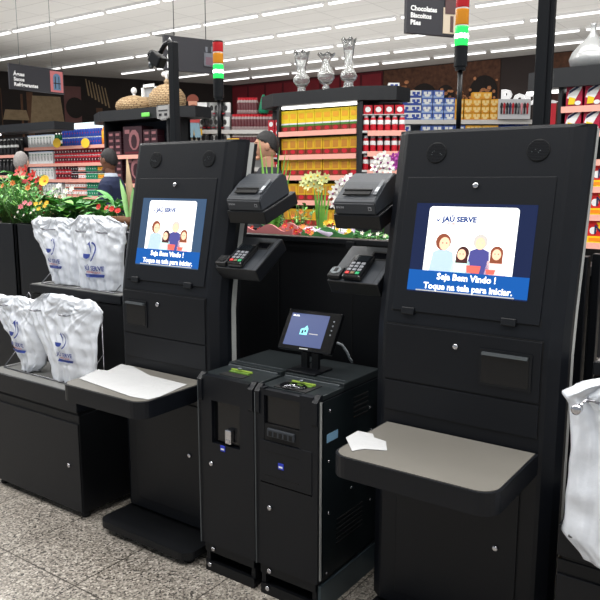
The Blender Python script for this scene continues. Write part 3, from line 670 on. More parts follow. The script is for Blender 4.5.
bm = NB(); box(bm, (Wm*.42, Wm*.58), (Hm*.035, Hm*.06), (0, .0006)); obj('maker_mark', bm, silver, mo)
for k in range(4): bm = NB(); lathe(bm, [(.0035, 0), (.0035, .001)], 8); obj('button', bm, steel, mo, (Wm*.90, Hm*(.45+.11*k), 0))
for fx in (.40, .60):
    bm = NB(); p = Mx @ Vector((Wm*fx, Hm*.22, -.02)); q = Mx @ Vector((Wm*fx, 0, -.02))
    box(bm, (p.x-.014, p.x+.014), (p.y-.012+.02, p.y+.004+.02), (.0, p.z)); obj('stand_leg', bm, dkplastic, t)
bm = NB(); box(bm, (-.08, .05), (-.05, .07), (0, .008), 0, .003); obj('stand_foot', bm, dkplastic, t, (.03, .0, 0))
bm = NB(); p = Vector((-1.49, 2.12, .803))
pts = [at(335, 342, 2.2)-p, at(342, 345, 2.22)-p, at(347, 352, 2.24)-p, at(350, 359, 2.25)-p, at(352, 362, 2.28)-p]
tube(bm, pts, .005, 8); obj('cable', bm, mat('cable_grey', rgb(150, 156, 160), .5), t)

# ---------------------------------------------------------------- partition behind the machines
t = thing('partition', 'low black partition wall between the two kiosks, behind the cash machines', 'partition', (-2.3, 2.47, 0))
bm = NB(); box(bm, (0, 1.6), (0, .03), (.0, 1.25)); box(bm, (.0, 1.6), (-.15, 0), (0, .05)); obj('panel', bm, black2, t)
bm = NB(); box(bm, (0, 1.6), (-.012, .05), (1.25, 1.272), 0, .003); obj('top_rail', bm, dkplastic, t)
bm = NB()
for x in (.42, .80, 1.19): box(bm, (x, x+.004), (-.002, 0), (.05, 1.25))
obj('panel_joint', bm, groove, t)
bm = NB(); box(bm, (.78, .82), (-.02, -.01), (1.235, 1.262), 0, .002); obj('latch', bm, dkplastic, t)
# ================================================================ BAGGING UNITS
lam = mat('shelf_top_grey', rgb(128, 128, 126), .35, noise_amt=.1, noise_scale=6)
def bag_unit(X0, X1, label, door=True, scuff=False):
    W = X1-X0; t = thing('bagging_cabinet', label, 'bagging cabinet', (X0, 1.87, 0))
    bm = NB(); box(bm, (0, W), (.006, .50), (.03, .488), 0, .003); obj('cabinet', bm, black2, t)
    bm = NB(); box(bm, (0.003, W-.003), (0, .007), (.035, .447), 0, .002); d = obj('door', bm, black, t); lock(d, (W-.075, -.001, .245), UPR)
    bm = NB(); box(bm, (.0, W), (-.004, .27), (.502, .590), 0, .003); ls = obj('lower_shelf', bm, black, t)
    bm = NB(); box(bm, (.008, W-.008), (.004, .268), (.5895, .5925)); obj('shelf_top', bm, lam, ls)
    bm = NB(); box(bm, (.01, W-.01), (.01, .27), (.486, .503)); obj('shadow_gap', bm, groove, t)
    bm = NB(); box(bm, (0, W), (.275, .50), (.486, .94), 0, .003); obj('upper_box', bm, black2, t)
    bm = NB(); box(bm, (-.0, W), (.265, .50), (.945, .985), 0, .003); us = obj('upper_shelf', bm, black, t)
    bm = NB(); box(bm, (.008, W-.008), (.273, .495), (.9845, .9875)); obj('shelf_top', bm, lam, us)
    for fx in (.03, W-.03):
        for fy in (.04, .46):
            bm = NB(); lathe(bm, [(.02, 0), (.022, .01), (.014, .032)], 10); obj('foot', bm, groove, t, (fx, fy, 0))
    return t
bag_unit(-3.225, -2.53, 'black two-step bagging cabinet left of the left kiosk, holding white bags')
bag_unit(-.475, .25, 'black two-step bagging cabinet at the right edge behind the hanging bag')
plastic = mat('white_bag_film', rgb(226, 230, 237), .28, sss=.1, bump=.22, bump_scale=30)
inkb = mat('bag_blue_print', rgb(44, 64, 142), .5); inkr = mat('bag_red_print', rgb(190, 80, 84), .5)
def bag(name, label, base, w, h, shape, th=.05, seed=0, print_at=(0, .35, 1.0), lean=0.0, yaw=0.0, group=None, skew=0.0, folds=1.0, logo=True):
    """bundle of thin carrier bags; shape = list of (z fraction, left fraction, right fraction)"""
    t = thing(name, label, 'plastic bags', base, yaw, group)
    def LR(f):
        for (a, la, ra), (b, lb, rb) in zip(shape, shape[1:]):
            if a <= f <= b:
                k = (f-a)/(b-a) if b > a else 0; k = k*k*(3-2*k)*.5+k*.5
                return la+(lb-la)*k, ra+(rb-ra)*k
        return shape[-1][1:]
    def front(s, f):     # s across 0..1, f height 0..1 -> x, y
        l, r = LR(f); x = (l+(r-l)*s)*w
        prof = math.sin(PI*min(max(s, 0), 1))**.55
        fold = noise.noise(Vector((s*6.5+seed*3.1, f*1.1, seed)))*.030+noise.noise(Vector((s*17+seed, f*1.6+s*2, 3.3+seed)))*.014+noise.noise(Vector((s*5+f*7, f*9-s*4, seed*1.7)))*.010
        cr = 0.0
        for sh_ in (.12, .55, .95):
            an = math.atan2(s-sh_, max(.97-f, .02)); dd_ = math.hypot(s-sh_, .97-f); cr += abs(noise.noise(Vector((an*4.5+seed, sh_*9+seed*.7, dd_*.9))))*.026*math.exp(-dd_*1.6)
        cr += abs(noise.noise(Vector((s*9+f*1.5, f*1.3, seed*.9))))*.013
        if logo: gq = 1-.72*math.exp(-((x/w-print_at[0])**2/.05+(f-print_at[1]-.10)**2/.04))
        else: gq = 1
        y = -th*prof*(1-.35*abs(f-.45)*1.2)+(fold*.7+cr)*folds*gq+lean*f
        return x, y
    NS, NF = 84, 72
    bm = NB(); g = [[None]*(NS+1) for _ in range(NF+1)]; gb = [[None]*(NS+1) for _ in range(NF+1)]
    for j in range(NF+1):
        f = j/NF
        for i in range(NS+1):
            s = i/NS; x, y = front(s, f)
            jag = noise.noise(Vector((s*9+seed, f*.5, 9)))*.06*h*max(0, (f-.75)*4)+noise.noise(Vector((s*5+seed, 4, seed)))*.03*h*max(0, (.15-f)*6)
            ex = noise.noise(Vector((f*6+seed, s*2, 5)))*.012*(1 if s in (0, 1) else 0)
            g[j][i] = bm.verts.new((x+ex, y, f*h+jag))
            yb = .5*th*math.sin(PI*s)**.6 + lean*f + noise.noise(Vector((s*8, f*3, seed+7)))*.01
            gb[j][i] = g[j][i] if (i in (0, NS)) else bm.verts.new((x+ex, max(yb, y+.004), f*h+jag*.6))
    for j in range(NF):
        for i in range(NS):
            q = bm.faces.new([g[j][i], g[j][i+1], g[j+1][i+1], g[j+1][i]]); q.smooth = True
            q = bm.faces.new([gb[j][i], gb[j+1][i], gb[j+1][i+1], gb[j][i+1]]); q.smooth = True
    for i in range(NS):
        for G, H in ((g[0], gb[0]), (g[NF], gb[NF])):
            vs = [v for k, v in enumerate([G[i], G[i+1], H[i+1], H[i]]) if v not in [G[i], G[i+1], H[i+1], H[i]][:k]]
            if len(vs) >= 3:
                try: bm.faces.new(vs)
                except ValueError: pass
    body = obj('bag_film', bm, plastic, t)
    if logo:
        u0, f0, sc = print_at; lr = LR(f0); cs = (0-0)
        def place(me, cx, cz, nm, m):
            me.materials.clear(); me.materials.append(m)
            b2 = bmesh.new(); b2.from_mesh(me); bmesh.ops.triangulate(b2, faces=b2.faces); bmesh.ops.subdivide_edges(b2, edges=[e for e in b2.edges if e.calc_length() > .008], cuts=3)
            for v in b2.verts:
                X, Z = cx+v.co.x, cz+v.co.y; f = min(max(Z/h, 0), 1); l, r = LR(f); s = (X/w-l)/(r-l)
                _, y = front(s, f); v.co = (X, y-.011, Z)
            b2.to_mesh(me); b2.free(); o = bpy.data.objects.new(nm, me); COL.objects.link(o); o.parent = t
        cx = u0*w; cz = f0*h
        place(text_mesh('JAÚ SERVE', .034*sc, .03, 0, sx=.95), cx, cz, 'store_name', inkb)
        place(text_mesh('SUPERMERCADOS', .0125*sc, .02, 0), cx, cz-.014*sc, 'store_subtitle', inkr)
        me = bpy.data.meshes.new('ribbon'); b2 = bmesh.new(); flatz(b2, [(-.07*sc, -.038*sc), (.075*sc, -.034*sc), (.085*sc, -.018*sc), (-.06*sc, -.020*sc)], 0); b2.to_mesh(me); b2.free(); place(me, cx, cz, 'store_ribbon', inkb)
        me = bpy.data.meshes.new('crest'); b2 = bmesh.new()
        flatz(b2, [(-.045*sc+.03*sc*math.cos(a), .085*sc+.026*sc*math.sin(a)) for a in [PI+PI*k/10 for k in range(11)]], 0)
        for k in range(8):
            a0, a1 = -1.2+k*.28, -1.2+(k+1)*.28; r0, r1 = .050*sc, .058*sc
            flatz(b2, [(-.03*sc+r0*math.cos(a0), .10*sc+r0*math.sin(a0)), (-.03*sc+r1*math.cos(a0), .10*sc+r1*math.sin(a0)), (-.03*sc+r1*math.cos(a1), .10*sc+r1*math.sin(a1)), (-.03*sc+r0*math.cos(a1), .10*sc+r0*math.sin(a1))], 0)
        flatz(b2, [(-.04*sc, .13*sc), (-.02*sc, .155*sc), (-.005*sc, .12*sc), (.005*sc, .08*sc), (-.01*sc, .11*sc), (-.03*sc, .135*sc)], 0)
        b2.to_mesh(me); b2.free(); place(me, cx, cz, 'store_crest', inkb)
    return t
def rack(label, x0, x1, y, z, h, arms):
    t = thing('wire_bag_rack', label, 'bag rack', (x0, y, z))
    w = x1-x0; bm = NB()
    tube(bm, [(0, .03, h), (w, .03, h)], .0032, 6)
    for x in (0.0, w): tube(bm, [(x, -.10, 0.003), (x, .03, .003), (x, .03, h)], .003, 6); tube(bm, [(x, -.10, .003), (x, .03, h*.4)], .0025, 6)
    tube(bm, [(0, -.10, .003), (w, -.10, .003)], .003, 6)
    obj('frame', bm, wire, t)
    for a in arms:
        bm = NB(); tube(bm, [(a-.012, .03, h), (a-.012, -.12, h+.004), (a-.006, -.135, h+.012), (a+.006, -.135, h+.012), (a+.012, -.12, h+.004), (a+.012, .03, h)], .003, 6)
        tube(bm, [(a-.014, .03, h), (a-.014, .03, h+.035), (a, .03, h+.05), (a+.014, .03, h+.035), (a+.014, .03, h)], .0028, 6)
        obj('hook', bm, wire, t)
    return t
# upper step
rack('wire rack on the upper step of the left bagging cabinet', -3.16, -2.60, 2.26, .988, .275, [.08, .35, .50])
bag('carrier_bags', 'white carrier bags hanging at the left of the upper step, with a blue bird logo', (-3.19, 2.225, .992), .36, .325,
    [(0, .10, .80), (.12, .06, .86), (.35, -.02, .90), (.62, -.22, .88), (.80, -.36, .84), (.92, -.38, .80), (1, -.2, .62)], .055, 1, (.36, .34, .8))
bag('carrier_bags', 'largest front white bags on the upper step, beside the left kiosk', (-2.925, 2.205, .992), .355, .345,
    [(0, .08, .93), (.2, .06, .96), (.5, .0, .99), (.75, -.10, 1.03), (.88, -.12, 1.02), (1, .1, .70)], .06, 4, (.55, .28, .9))
# lower step
rack('wire rack on the lower step of the left bagging cabinet', -3.18, -2.58, 2.035, .594, .315, [.05, .30, .52])
bag('carrier_bags', 'white carrier bags hanging at the far left of the lower step', (-3.225, 1.985, .598), .36, .345,
    [(0, .40, .72), (.12, .34, .84), (.4, .14, .92), (.7, -.12, .92), (.88, -.24, .90), (1, -.15, .72)], .055, 9, (.5, .36, .8))
bag('carrier_bags', 'crumpled white bags at the right of the lower step, beside the left tray', (-2.925, 1.975, .598), .40, .385,
    [(0, .20, .92), (.15, .18, 1.0), (.35, .12, 1.03), (.6, -.06, 1.06), (.8, -.16, 1.10), (.90, -.10, 1.14), (1, .1, 1.02)], .065, 12, (.66, .34, .72))
bag('carrier_bags', 'slim crumpled white bundle between the two lower-step bag stacks', (-3.02, 2.03, .66), .28, .275,
    [(0, .40, .70), (.3, .35, .85), (.6, .2, .95), (.85, .05, 1.0), (1, .15, .9)], .03, 15, logo=False)
# right edge
rk = rack('wire rack on the cabinet at the right edge', -.43, .1, 1.90, .594, .37, [.04, .32])
bag('carrier_bags', 'big white bags hanging at the right edge of the picture', (-.468, 1.82, .545), .48, .53,
    [(0, .14, .9), (.10, .03, .95), (.35, .04, 1.0), (.6, .05, 1.02), (.74, .02, 1.0), (.80, -.03, .98), (.86, .05, .96), (.93, .22, .93), (1, .50, .88)], .075, 21, (.42, .27, 1.1))
bm = NB(); p = at(578, 408, 1.70)-Vector((-.43, 1.90, .594)); tube(bm, [(p.x, p.y+.01, p.z), (p.x, .03, p.z)], .004, 6); lathe(bm, [(.012, 0), (.012, .02), (.007, .022), (0, .022)], 14, M=Matrix.Translation(p) @ Matrix.Rotation(PI/2, 4, 'X')); obj('end_knob', bm, chrome, rk)
# dark posts at the right, behind the kiosk
t = thing('gate_post', 'black double post standing behind the right kiosk', 'post', (-.66, 2.62, 0))
bm = NB(); box(bm, (0, .035), (0, .05), (0, 1.24), 0, .003); box(bm, (.045, .075), (.02, .06), (0, 1.25), 0, .003); obj('post', bm, dkplastic, t)
bm = NB(); box(bm, (-.03, .09), (-.03, .1), (0, .015)); obj('foot_plate', bm, black2, t)
t = thing('shopping_rail', 'black framed glass barrier at the right edge behind the posts', 'barrier', (-.58, 3.0, 0))
bm = NB(); box(bm, (0, 1.2), (0, .03), (1.02, 1.06)); box(bm, (0, 1.2), (0, .03), (.62, .66)); box(bm, (0, .03), (0, .03), (0, 1.06)); box(bm, (1.17, 1.2), (0, .03), (0, 1.06)); obj('frame', bm, dkplastic, t)

# ================================================================ PLANTERS AND PLANTS
soil = mat('soil', rgb(50, 38, 30), .9, noise_amt=.4, noise_scale=40)
def planter(X0, X1, Y0, D, H, label):
    t = thing('planter_box', label, 'planter', (X0, Y0, 0)); w = X1-X0
    bm = NB(); box(bm, (0, w), (0, .02), (0, H), 0, .002); box(bm, (0, w), (D-.02, D), (0, H)); box(bm, (0, .02), (0, D), (0, H)); box(bm, (w-.02, w), (0, D), (0, H)); obj('casing', bm, black, t)
    bm = NB(); box(bm, (.02, w-.02), (.02, D-.02), (H-.10, H-.03)); obj('soil_fill', bm, soil, t)
planter(-4.75, -3.845, 2.47, .62, 1.255, 'black planter box at the far left edge with fine green foliage')
planter(-3.835, -2.90, 2.47, .62, 1.255, 'black planter box behind the upper white bags')
planter(-2.89, -2.33, 2.47, .62, 1.250, 'black planter box partly hidden behind the left kiosk')
t = thing('flower_stand', 'black flower stand behind the low partition', 'flower stand', (-2.3, 2.56, 0))
bm = NB(); box(bm, (0, 1.55), (0, .85), (1.10, 1.14)); obj('table_top', bm, black2, t)
for x in (0, 1.5):
    for y in (0, .8): bm = NB(); box(bm, (x, x+.05), (y, y+.05), (0, 1.1)); obj('leg', bm, black2, t)
gA = mat('leaf_fresh_green', rgb(126, 186, 84), .45, noise_amt=.3, noise_scale=9)
gB = mat('leaf_mid_green', rgb(86, 160, 78), .4, noise_amt=.3, noise_scale=9)
gC = mat('leaf_deep_green', rgb(56, 124, 62), .4, noise_amt=.3, noise_scale=9)
stemm = mat('stem_green', rgb(70, 110, 50), .6)
def leaf(bm, p, d, L, w, droop=.4, n=4, mi=0):
    d = Vector(d).normalized(); side = d.cross(Vector((0, 0, 1)))
    side = side.normalized() if side.length > .01 else Vector((1, 0, 0)); p = Vector(p); prev = None
    for k in range(n+1):
        f = k/n; ww = w*math.sin(PI*min(.08+f*.92, 1))**.8*.5 if k < n else .0005
        a = bm.verts.new(p-side*ww+Vector((0, 0, ww*.35))); c = bm.verts.new(p); b = bm.verts.new(p+side*ww+Vector((0, 0, ww*.35)))
        if prev:
            for q in ([prev[0], prev[1], c, a], [prev[1], prev[2], b, c]): fc = bm.faces.new(q); fc.material_index = mi; fc.smooth = True
        prev = (a, c, b); p = p+d*(L/n); d = (d-Vector((0, 0, droop/n))).normalized()
def bloom(bm, c, nrm, r, petals=7, mi=0, ci=1, curl=.3):
    n = Vector(nrm).normalized(); a = n.orthogonal().normalized(); b = n.cross(a); c = Vector(c)
    for k in range(petals):
        t0 = 2*PI*k/petals; u = a*math.cos(t0)+b*math.sin(t0); v = n.cross(u)
        pts = [c, c+u*r*.5+v*r*.30+n*r*curl*.4, c+u*r+v*r*.16+n*r*curl, c+u*r-v*r*.16+n*r*curl, c+u*r*.5-v*r*.30+n*r*curl*.4]
        f = bm.faces.new([bm.verts.new(q) for q in pts]); f.material_index = mi
    ball(bm, c+n*r*.12, r*.22, ci, 1)
def clump(name, label, px, py, Y, zb, n, L, w, greens, spread=.10, up=.9, droop=.6, hgt=None, flowers=None, seed=1, cat='plant', group=None, pot=False):
    """leafy plant rooted at height zb whose foliage top is near pixel (px, py)"""
    rnd = random.Random(seed); p = at(px, py, Y); top = p.z if hgt is None else zb+hgt; H = max(top-zb, .05)
    t = thing(name, label, cat, (p.x, Y, zb), 0, group)
    bs = NB(); bl_ = NB(); tips = []
    for k in range(max(5, n//6)):
        a = rnd.random()*2*PI; r = spread*math.sqrt(rnd.random()); hh = H*rnd.uniform(.55, 1.0); tip = Vector((r*math.cos(a)*1.2, r*math.sin(a), hh)); tips.append(tip)
        tube(bs, [(r*.3*math.cos(a), r*.3*math.sin(a), -.03), (tip.x*.7, tip.y*.7, hh*.5), tip], .0022, 4)
    for k in range(n):
        tp = rnd.choice(tips); f = rnd.uniform(.25, 1.0); b = Vector((tp.x*f, tp.y*f, tp.z*f)); a = rnd.random()*2*PI
        leaf(bl_, b, (math.cos(a), math.sin(a), up*rnd.uniform(.2, 1.2)), L*rnd.uniform(.6, 1.15), w*rnd.uniform(.7, 1.1), droop*rnd.uniform(.5, 1.3), 4, rnd.randrange(len(greens)))
    obj('stem', bs, stemm, t); obj('foliage', bl_, greens, t)
    if pot: g = NB(); lathe(g, [(.04, -.07), (.055, .01), (.05, .01), (.045, -.01)], 16); obj('pot', g, pot, t)
    for (m1, m2, r, pts, ptl) in (flowers or []):
        for (fx, fy) in pts:
            q = at(fx, fy, Y-spread*.8)-Vector((p.x, Y, zb)); g = NB()
            bloom(g, (0, 0, 0), (rnd.uniform(-.2, .6), -1, rnd.uniform(.2, .9)), r, ptl); obj('flower', g, [m1, m2], t, q)
            g = NB(); tube(g, [q, (q.x*.6, q.y*.4, q.z*.5), (q.x*.2, 0, -.02)], .0018, 4); obj('flower_stem', g, stemm, t)
    return t
fr_ = mat('petal_red', rgb(204, 44, 36), .5); fy_ = mat('petal_yellow', rgb(240, 196, 50), .5); fw_ = mat('petal_white', rgb(240, 238, 232), .5, sss=.2)
fo_ = mat('petal_orange', rgb(226, 130, 60), .5); fp_ = mat('petal_pink', rgb(214, 120, 130), .5); fm_ = mat('petal_magenta', rgb(170, 60, 160), .5); fk = mat('flower_eye', rgb(120, 70, 30), .7); cream = mat('petal_cream_green', rgb(214, 220, 150), .5)
PZ = 1.225
clump('bushy_plant', 'tall feathery green bush at the far left edge', 2, 176, 2.70, PZ, 420, .055, .016, [gA, gB], .17, .9, .4, seed=2)
clump('bushy_plant', 'feathery light green bush with tiny orange red blooms, second from the left edge', 22, 184, 2.62, PZ, 420, .05, .015, [gA, gB], .14, .9, .4, seed=3, flowers=[(fo_, fk, .018, [(3, 186), (13, 183), (28, 188)], 6)])
clump('broadleaf_plant', 'broad green leaves above the fine bush at the far left', 12, 172, 2.95, PZ, 60, .13, .055, [gA, gB], .14, 1.0, .8, seed=4)
clump('poinsettia', 'poinsettia with bright red bracts before the grey-haired shopper', 27, 174, 2.92, PZ, 70, .10, .045, [gB, gC], .12, .8, .8, seed=5, flowers=[(fr_, fk, .042, [(19, 172), (26, 171), (33, 176)], 6), (fr_, fk, .03, [(38, 180)], 6)])
clump('gerbera', 'plant with a single large yellow flower', 46, 190, 2.80, PZ, 60, .10, .045, [gA, gB], .10, .7, .8, seed=6, flowers=[(fy_, fo_, .036, [(45, 181)], 12)])
clump('blossoming_plant', 'plant with loose white blossoms behind the bags', 64, 192, 2.85, PZ, 60, .09, .035, [gB, gA], .12, .8, .7, seed=7, flowers=[(fw_, cream, .020, [(54, 189), (59, 186), (66, 191), (72, 189), (57, 195), (64, 196)], 6)])
clump('small_flowering_plant', 'low plant dotted with pink and tiny white blooms at the planter edge', 28, 206, 2.58, PZ, 120, .045, .018, [gB, gC], .10, .8, .6, seed=8, flowers=[(fp_, fr_, .018, [(25, 203), (21, 207), (30, 204)], 6), (fw_, fy_, .009, [(18, 212), (24, 215), (31, 213), (15, 217), (34, 210)], 5)])
clump('small_flowering_plant', 'low plant with small orange yellow blooms at the planter edge', 41, 208, 2.58, PZ, 120, .045, .018, [gB, gA], .09, .8, .6, seed=9, flowers=[(fy_, fo_, .015, [(36, 204), (41, 203), (45, 206), (39, 209), (47, 203)], 6)])
clump('broadleaf_plant', 'large glossy green leaves directly above the upper left bags', 70, 200, 2.70, PZ, 80, .15, .06, [gB, gC, gA], .16, .7, .9, seed=10)
clump('broadleaf_plant', 'broad green leafy plant between the white blossoms and the man in navy', 92, 197, 2.80, PZ, 80, .15, .06, [gB, gC], .16, .7, .9, seed=11)
clump('broadleaf_plant', 'leafy green plant in front of the man in the navy jumper', 106, 202, 2.65, PZ, 50, .11, .05, [gB, gC, gA], .12, .7, .9, seed=13)
clump('rose_plant', 'plant with red rose blooms behind the upper right bags', 104, 208, 2.60, PZ, 50, .06, .03, [gC, gB], .10, .6, .7, seed=12, flowers=[(fr_, fr_, .017, [(99, 207), (107, 208), (112, 209), (118, 211)], 9)])
t = thing('agave_plant', 'long pointed light green leaves rising beside the left kiosk', 'plant', at(133, 225, 2.62).xy.to_3d()+Vector((0, 0, PZ)))
b0 = Vector(t.location)
bm = NB()
for (x, y) in ((117, 178), (121, 196), (130, 185), (139, 200)):
    q = at(x, y, 2.62)-b0; d = q; leaf(bm, (0, 0, -.03), (d.x, d.y+.02, d.z+.06), d.length*1.08, .042, .25, 6)
obj('foliage', bm, [mat('agave_green', rgb(140, 190, 120), .4, noise_amt=.2)], t)
bm = NB(); q = at(127, 158, 2.7)-b0; tube(bm, [(0, 0, 0), q*.6, q], [.008, .02, .003], 8); obj('seed_spike', bm, tan, t)
t = thing('wicker_basket_tray', 'small brown open wicker basket behind the upper right bags', 'basket', at(124, 222, 2.58)-Vector((0, 0, .02)))
bm = NB(); lathe(bm, [(.05, 0), (.075, .05), (.07, .05), (.045, .005)], 20); obj('basket', bm, mat('wicker_brown', rgb(120, 84, 60), .7, noise_amt=.5, noise_scale=60), t)
# ---- flowers behind the partition
SZ = 1.14
t = thing('spider_plant', 'spiky grass-like plant beside the man in black', 'plant', Vector((at(272, 200, 2.95).x, 2.95, SZ)))
b0 = Vector(t.location); bm = NB()
for (x, y) in ((260, 142), (266, 158), (272, 155), (279, 150), (285, 152), (288, 158), (262, 170), (291, 166)):
    q = at(x, y, 2.95)-b0; leaf(bm, (0, 0, 0), q, q.length*1.03, .020, .1, 6)
obj('foliage', bm, gA, t); g = NB(); lathe(g, [(.04, 0), (.055, .10), (.05, .10), (.04, .08)], 16); obj('pot', g, tan, t)
def orchid(label, px, py, Y, pts, petal, eye, r, pot_m, wrap=None, leaves=True, seed=1, nm='orchid'):
    rnd = random.Random(seed); b0 = Vector((at(px, py, Y).x, Y, SZ)); t = thing(nm, label, 'orchid' if nm == 'orchid' else 'flowers', b0)
    bs = NB(); qs = [at(x, y, Y-.02)-b0 for x, y in pts]
    tube(bs, [Vector((0, 0, .05)), qs[-1]*.5+Vector((0, 0, .08))]+[qs[k]+Vector((0, .02, 0)) for k in range(len(qs)-1, -1, -max(1, len(qs)//3))], .003, 5); obj('stem', bs, stemm, t)
    for q in qs:
        g = NB(); bloom(g, (0, 0, 0), (rnd.uniform(-.2, .7), -1, rnd.uniform(-.1, .5)), r*rnd.uniform(.9, 1.1), 5 if nm == 'orchid' else 6, 0, 1, .15)
        if nm == 'orchid': bloom(g, (0, .003, 0), (.3, -1, .2), r*.85, 3, 0, 1, .1)
        obj('flower', g, [petal, eye], t, q)
    if leaves:
        g = NB()
        for k in range(6): a = 2*PI*k/6; leaf(g, (0, 0, .06), (math.cos(a), math.sin(a), .8), .12, .045, 1.2)
        obj('foliage', g, [gC], t)
    g = NB(); lathe(g, [(.035, 0), (.055, .09), (.05, .09), (.04, .07)], 16); obj('pot', g, pot_m, t)
    if wrap:
        g = NB(); lathe(g, [(.04, 0.0), (.06, .06), (.075, .10), (.095, .14+.0)], 14)
        for v in g.verts: v.co.z += noise.noise(v.co*40)*.02; v.co.x += noise.noise(v.co*30+Vector((3, 0, 0)))*.015
        obj('paper_wrap', g, wrap, t)
    return t
eye = mat('orchid_eye', rgb(150, 70, 130), .5); lilac = mat('lilac_wrap', rgb(206, 194, 216), .5)
orchid('white orchid spray arching left of the right receipt printer', 335, 220, 2.80, [(350, 178), (345, 181), (340, 184), (336, 189), (333, 194), (337, 199), (342, 192), (334, 204)], fw_, eye, .026, white, lilac, seed=2)
orchid('white orchid rising above the right receipt printer', 383, 200, 3.05, [(378, 159), (384, 156), (381, 163), (375, 167), (388, 163), (384, 168), (377, 172), (390, 169)], fw_, eye, .028, white, seed=3)
orchid('magenta orchid at the edge of the right kiosk', 395, 190, 3.15, [(393, 158), (397, 160), (394, 164), (399, 156), (397, 167)], fm_, fm_, .026, white, seed=4)
orchid('pot of white and cream narcissus-like flowers between the two printers', 318, 215, 2.85, [(306, 179), (311, 177), (318, 176), (322, 181), (326, 178), (314, 184), (308, 186), (303, 183), (320, 188)], cream, fy_, .024, lilac, lilac, seed=5, nm='potted_flowers')
t = thing('potted_flowers', 'upright green shoots behind the lilac paper wrap', 'plant', Vector((at(321, 215, 2.90).x, 2.90, SZ))); b0 = Vector(t.location); bm = NB()
for (x, y) in ((314, 185), (318, 182), (322, 186), (326, 184), (330, 190), (316, 192)):
    q = at(x, y, 2.9)-b0; leaf(bm, (0, 0, 0), q, q.length, .024, .05, 4)
obj('foliage', bm, gA, t)
crP = mat('crate_pink_wood', rgb(196, 120, 122), .6, noise_amt=.15); crG = mat('crate_green_wood', rgb(66, 128, 70), .6, noise_amt=.15)
def crate(label, x0, y0, x1, y1, Y, m, seed):
    a = at(x0, y0, Y); b = at(x1, y1, Y); t = thing('flower_crate', label, 'crate', (a.x, Y, SZ)); w = b.x-a.x; h = max(a.z, b.z)-SZ
    n = 4; r = random.Random(seed)
    for (yy) in (0, .16):
        g = NB(); prof = [(0, 0), (w, 0)]+[(w*(1-k/12), h*(.90+.10*math.cos(2*PI*(k/12-.5)*1.5))) for k in range(13)]
        lo = [g.verts.new((p[0], yy, p[1])) for p in prof]; hi = [g.verts.new((p[0], yy+.01, p[1])) for p in prof]
        g.faces.new(lo); g.faces.new(list(reversed(hi)))
        for i in range(len(prof)): g.faces.new([lo[i], hi[i], hi[(i+1) % len(prof)], lo[(i+1) % len(prof)]])
        obj('side_board', g, m, t)
    g = NB(); box(g, (0, .01), (0, .17), (0, h*.5)); box(g, (w-.01, w), (0, .17), (0, h*.5)); box(g, (0, w), (0, .17), (0, .01)); obj('end_board', g, m, t)
    return t
crate('small pink wooden flower crate behind the partition', 247, 230, 292, 225, 2.66, crP, 1)
crate('small green wooden flower crate behind the partition', 302, 229, 352, 228, 2.72, crG, 2)
clump('small_flowering_plant', 'red and coral blooms in the pink crate', 292, 232, 2.75, SZ+.02, 60, .04, .02, [gB, gC], .09, .6, .6, seed=31, flowers=[(fr_, fy_, .016, [(285, 226), (292, 228), (300, 230), (308, 231), (296, 232)], 7), (fo_, fy_, .015, [(280, 231), (303, 227), (312, 233), (288, 233)], 7)])
clump('small_flowering_plant', 'bright yellow button blooms in the green crate', 334, 228, 2.80, SZ+.02, 60, .04, .02, [gB, gA], .08, .6, .6, seed=32, flowers=[(fy_, fy_, .014, [(326, 223), (331, 222), (336, 223), (341, 224), (346, 235), (351, 234), (338, 228), (349, 231)], 7)])
clump('small_flowering_plant', 'low mixed green plant with pale blooms under the right printer', 372, 232, 2.85, SZ+.01, 90, .04, .02, [gB, gC, gA], .12, .6, .6, seed=33, flowers=[(fw_, fy_, .010, [(362, 233), (370, 235), (378, 234), (385, 236)], 5)])
clump('small_flowering_plant', 'red and green plant behind the left printer bracket', 258, 225, 2.85, SZ+.01, 70, .045, .02, [gC, gB], .10, .6, .6, seed=34, flowers=[(fr_, fo_, .014, [(252, 228), (260, 230), (268, 232)], 6)])
clump('small_flowering_plant', 'yellow green foliage between the left printer bracket and the lilac wrap', 296, 205, 3.0, SZ, 120, .05, .02, [gA, stemm], .13, .8, .6, seed=35, flowers=[(fo_, fk, .012, [(288, 208), (296, 202), (301, 212), (293, 216)], 6)])
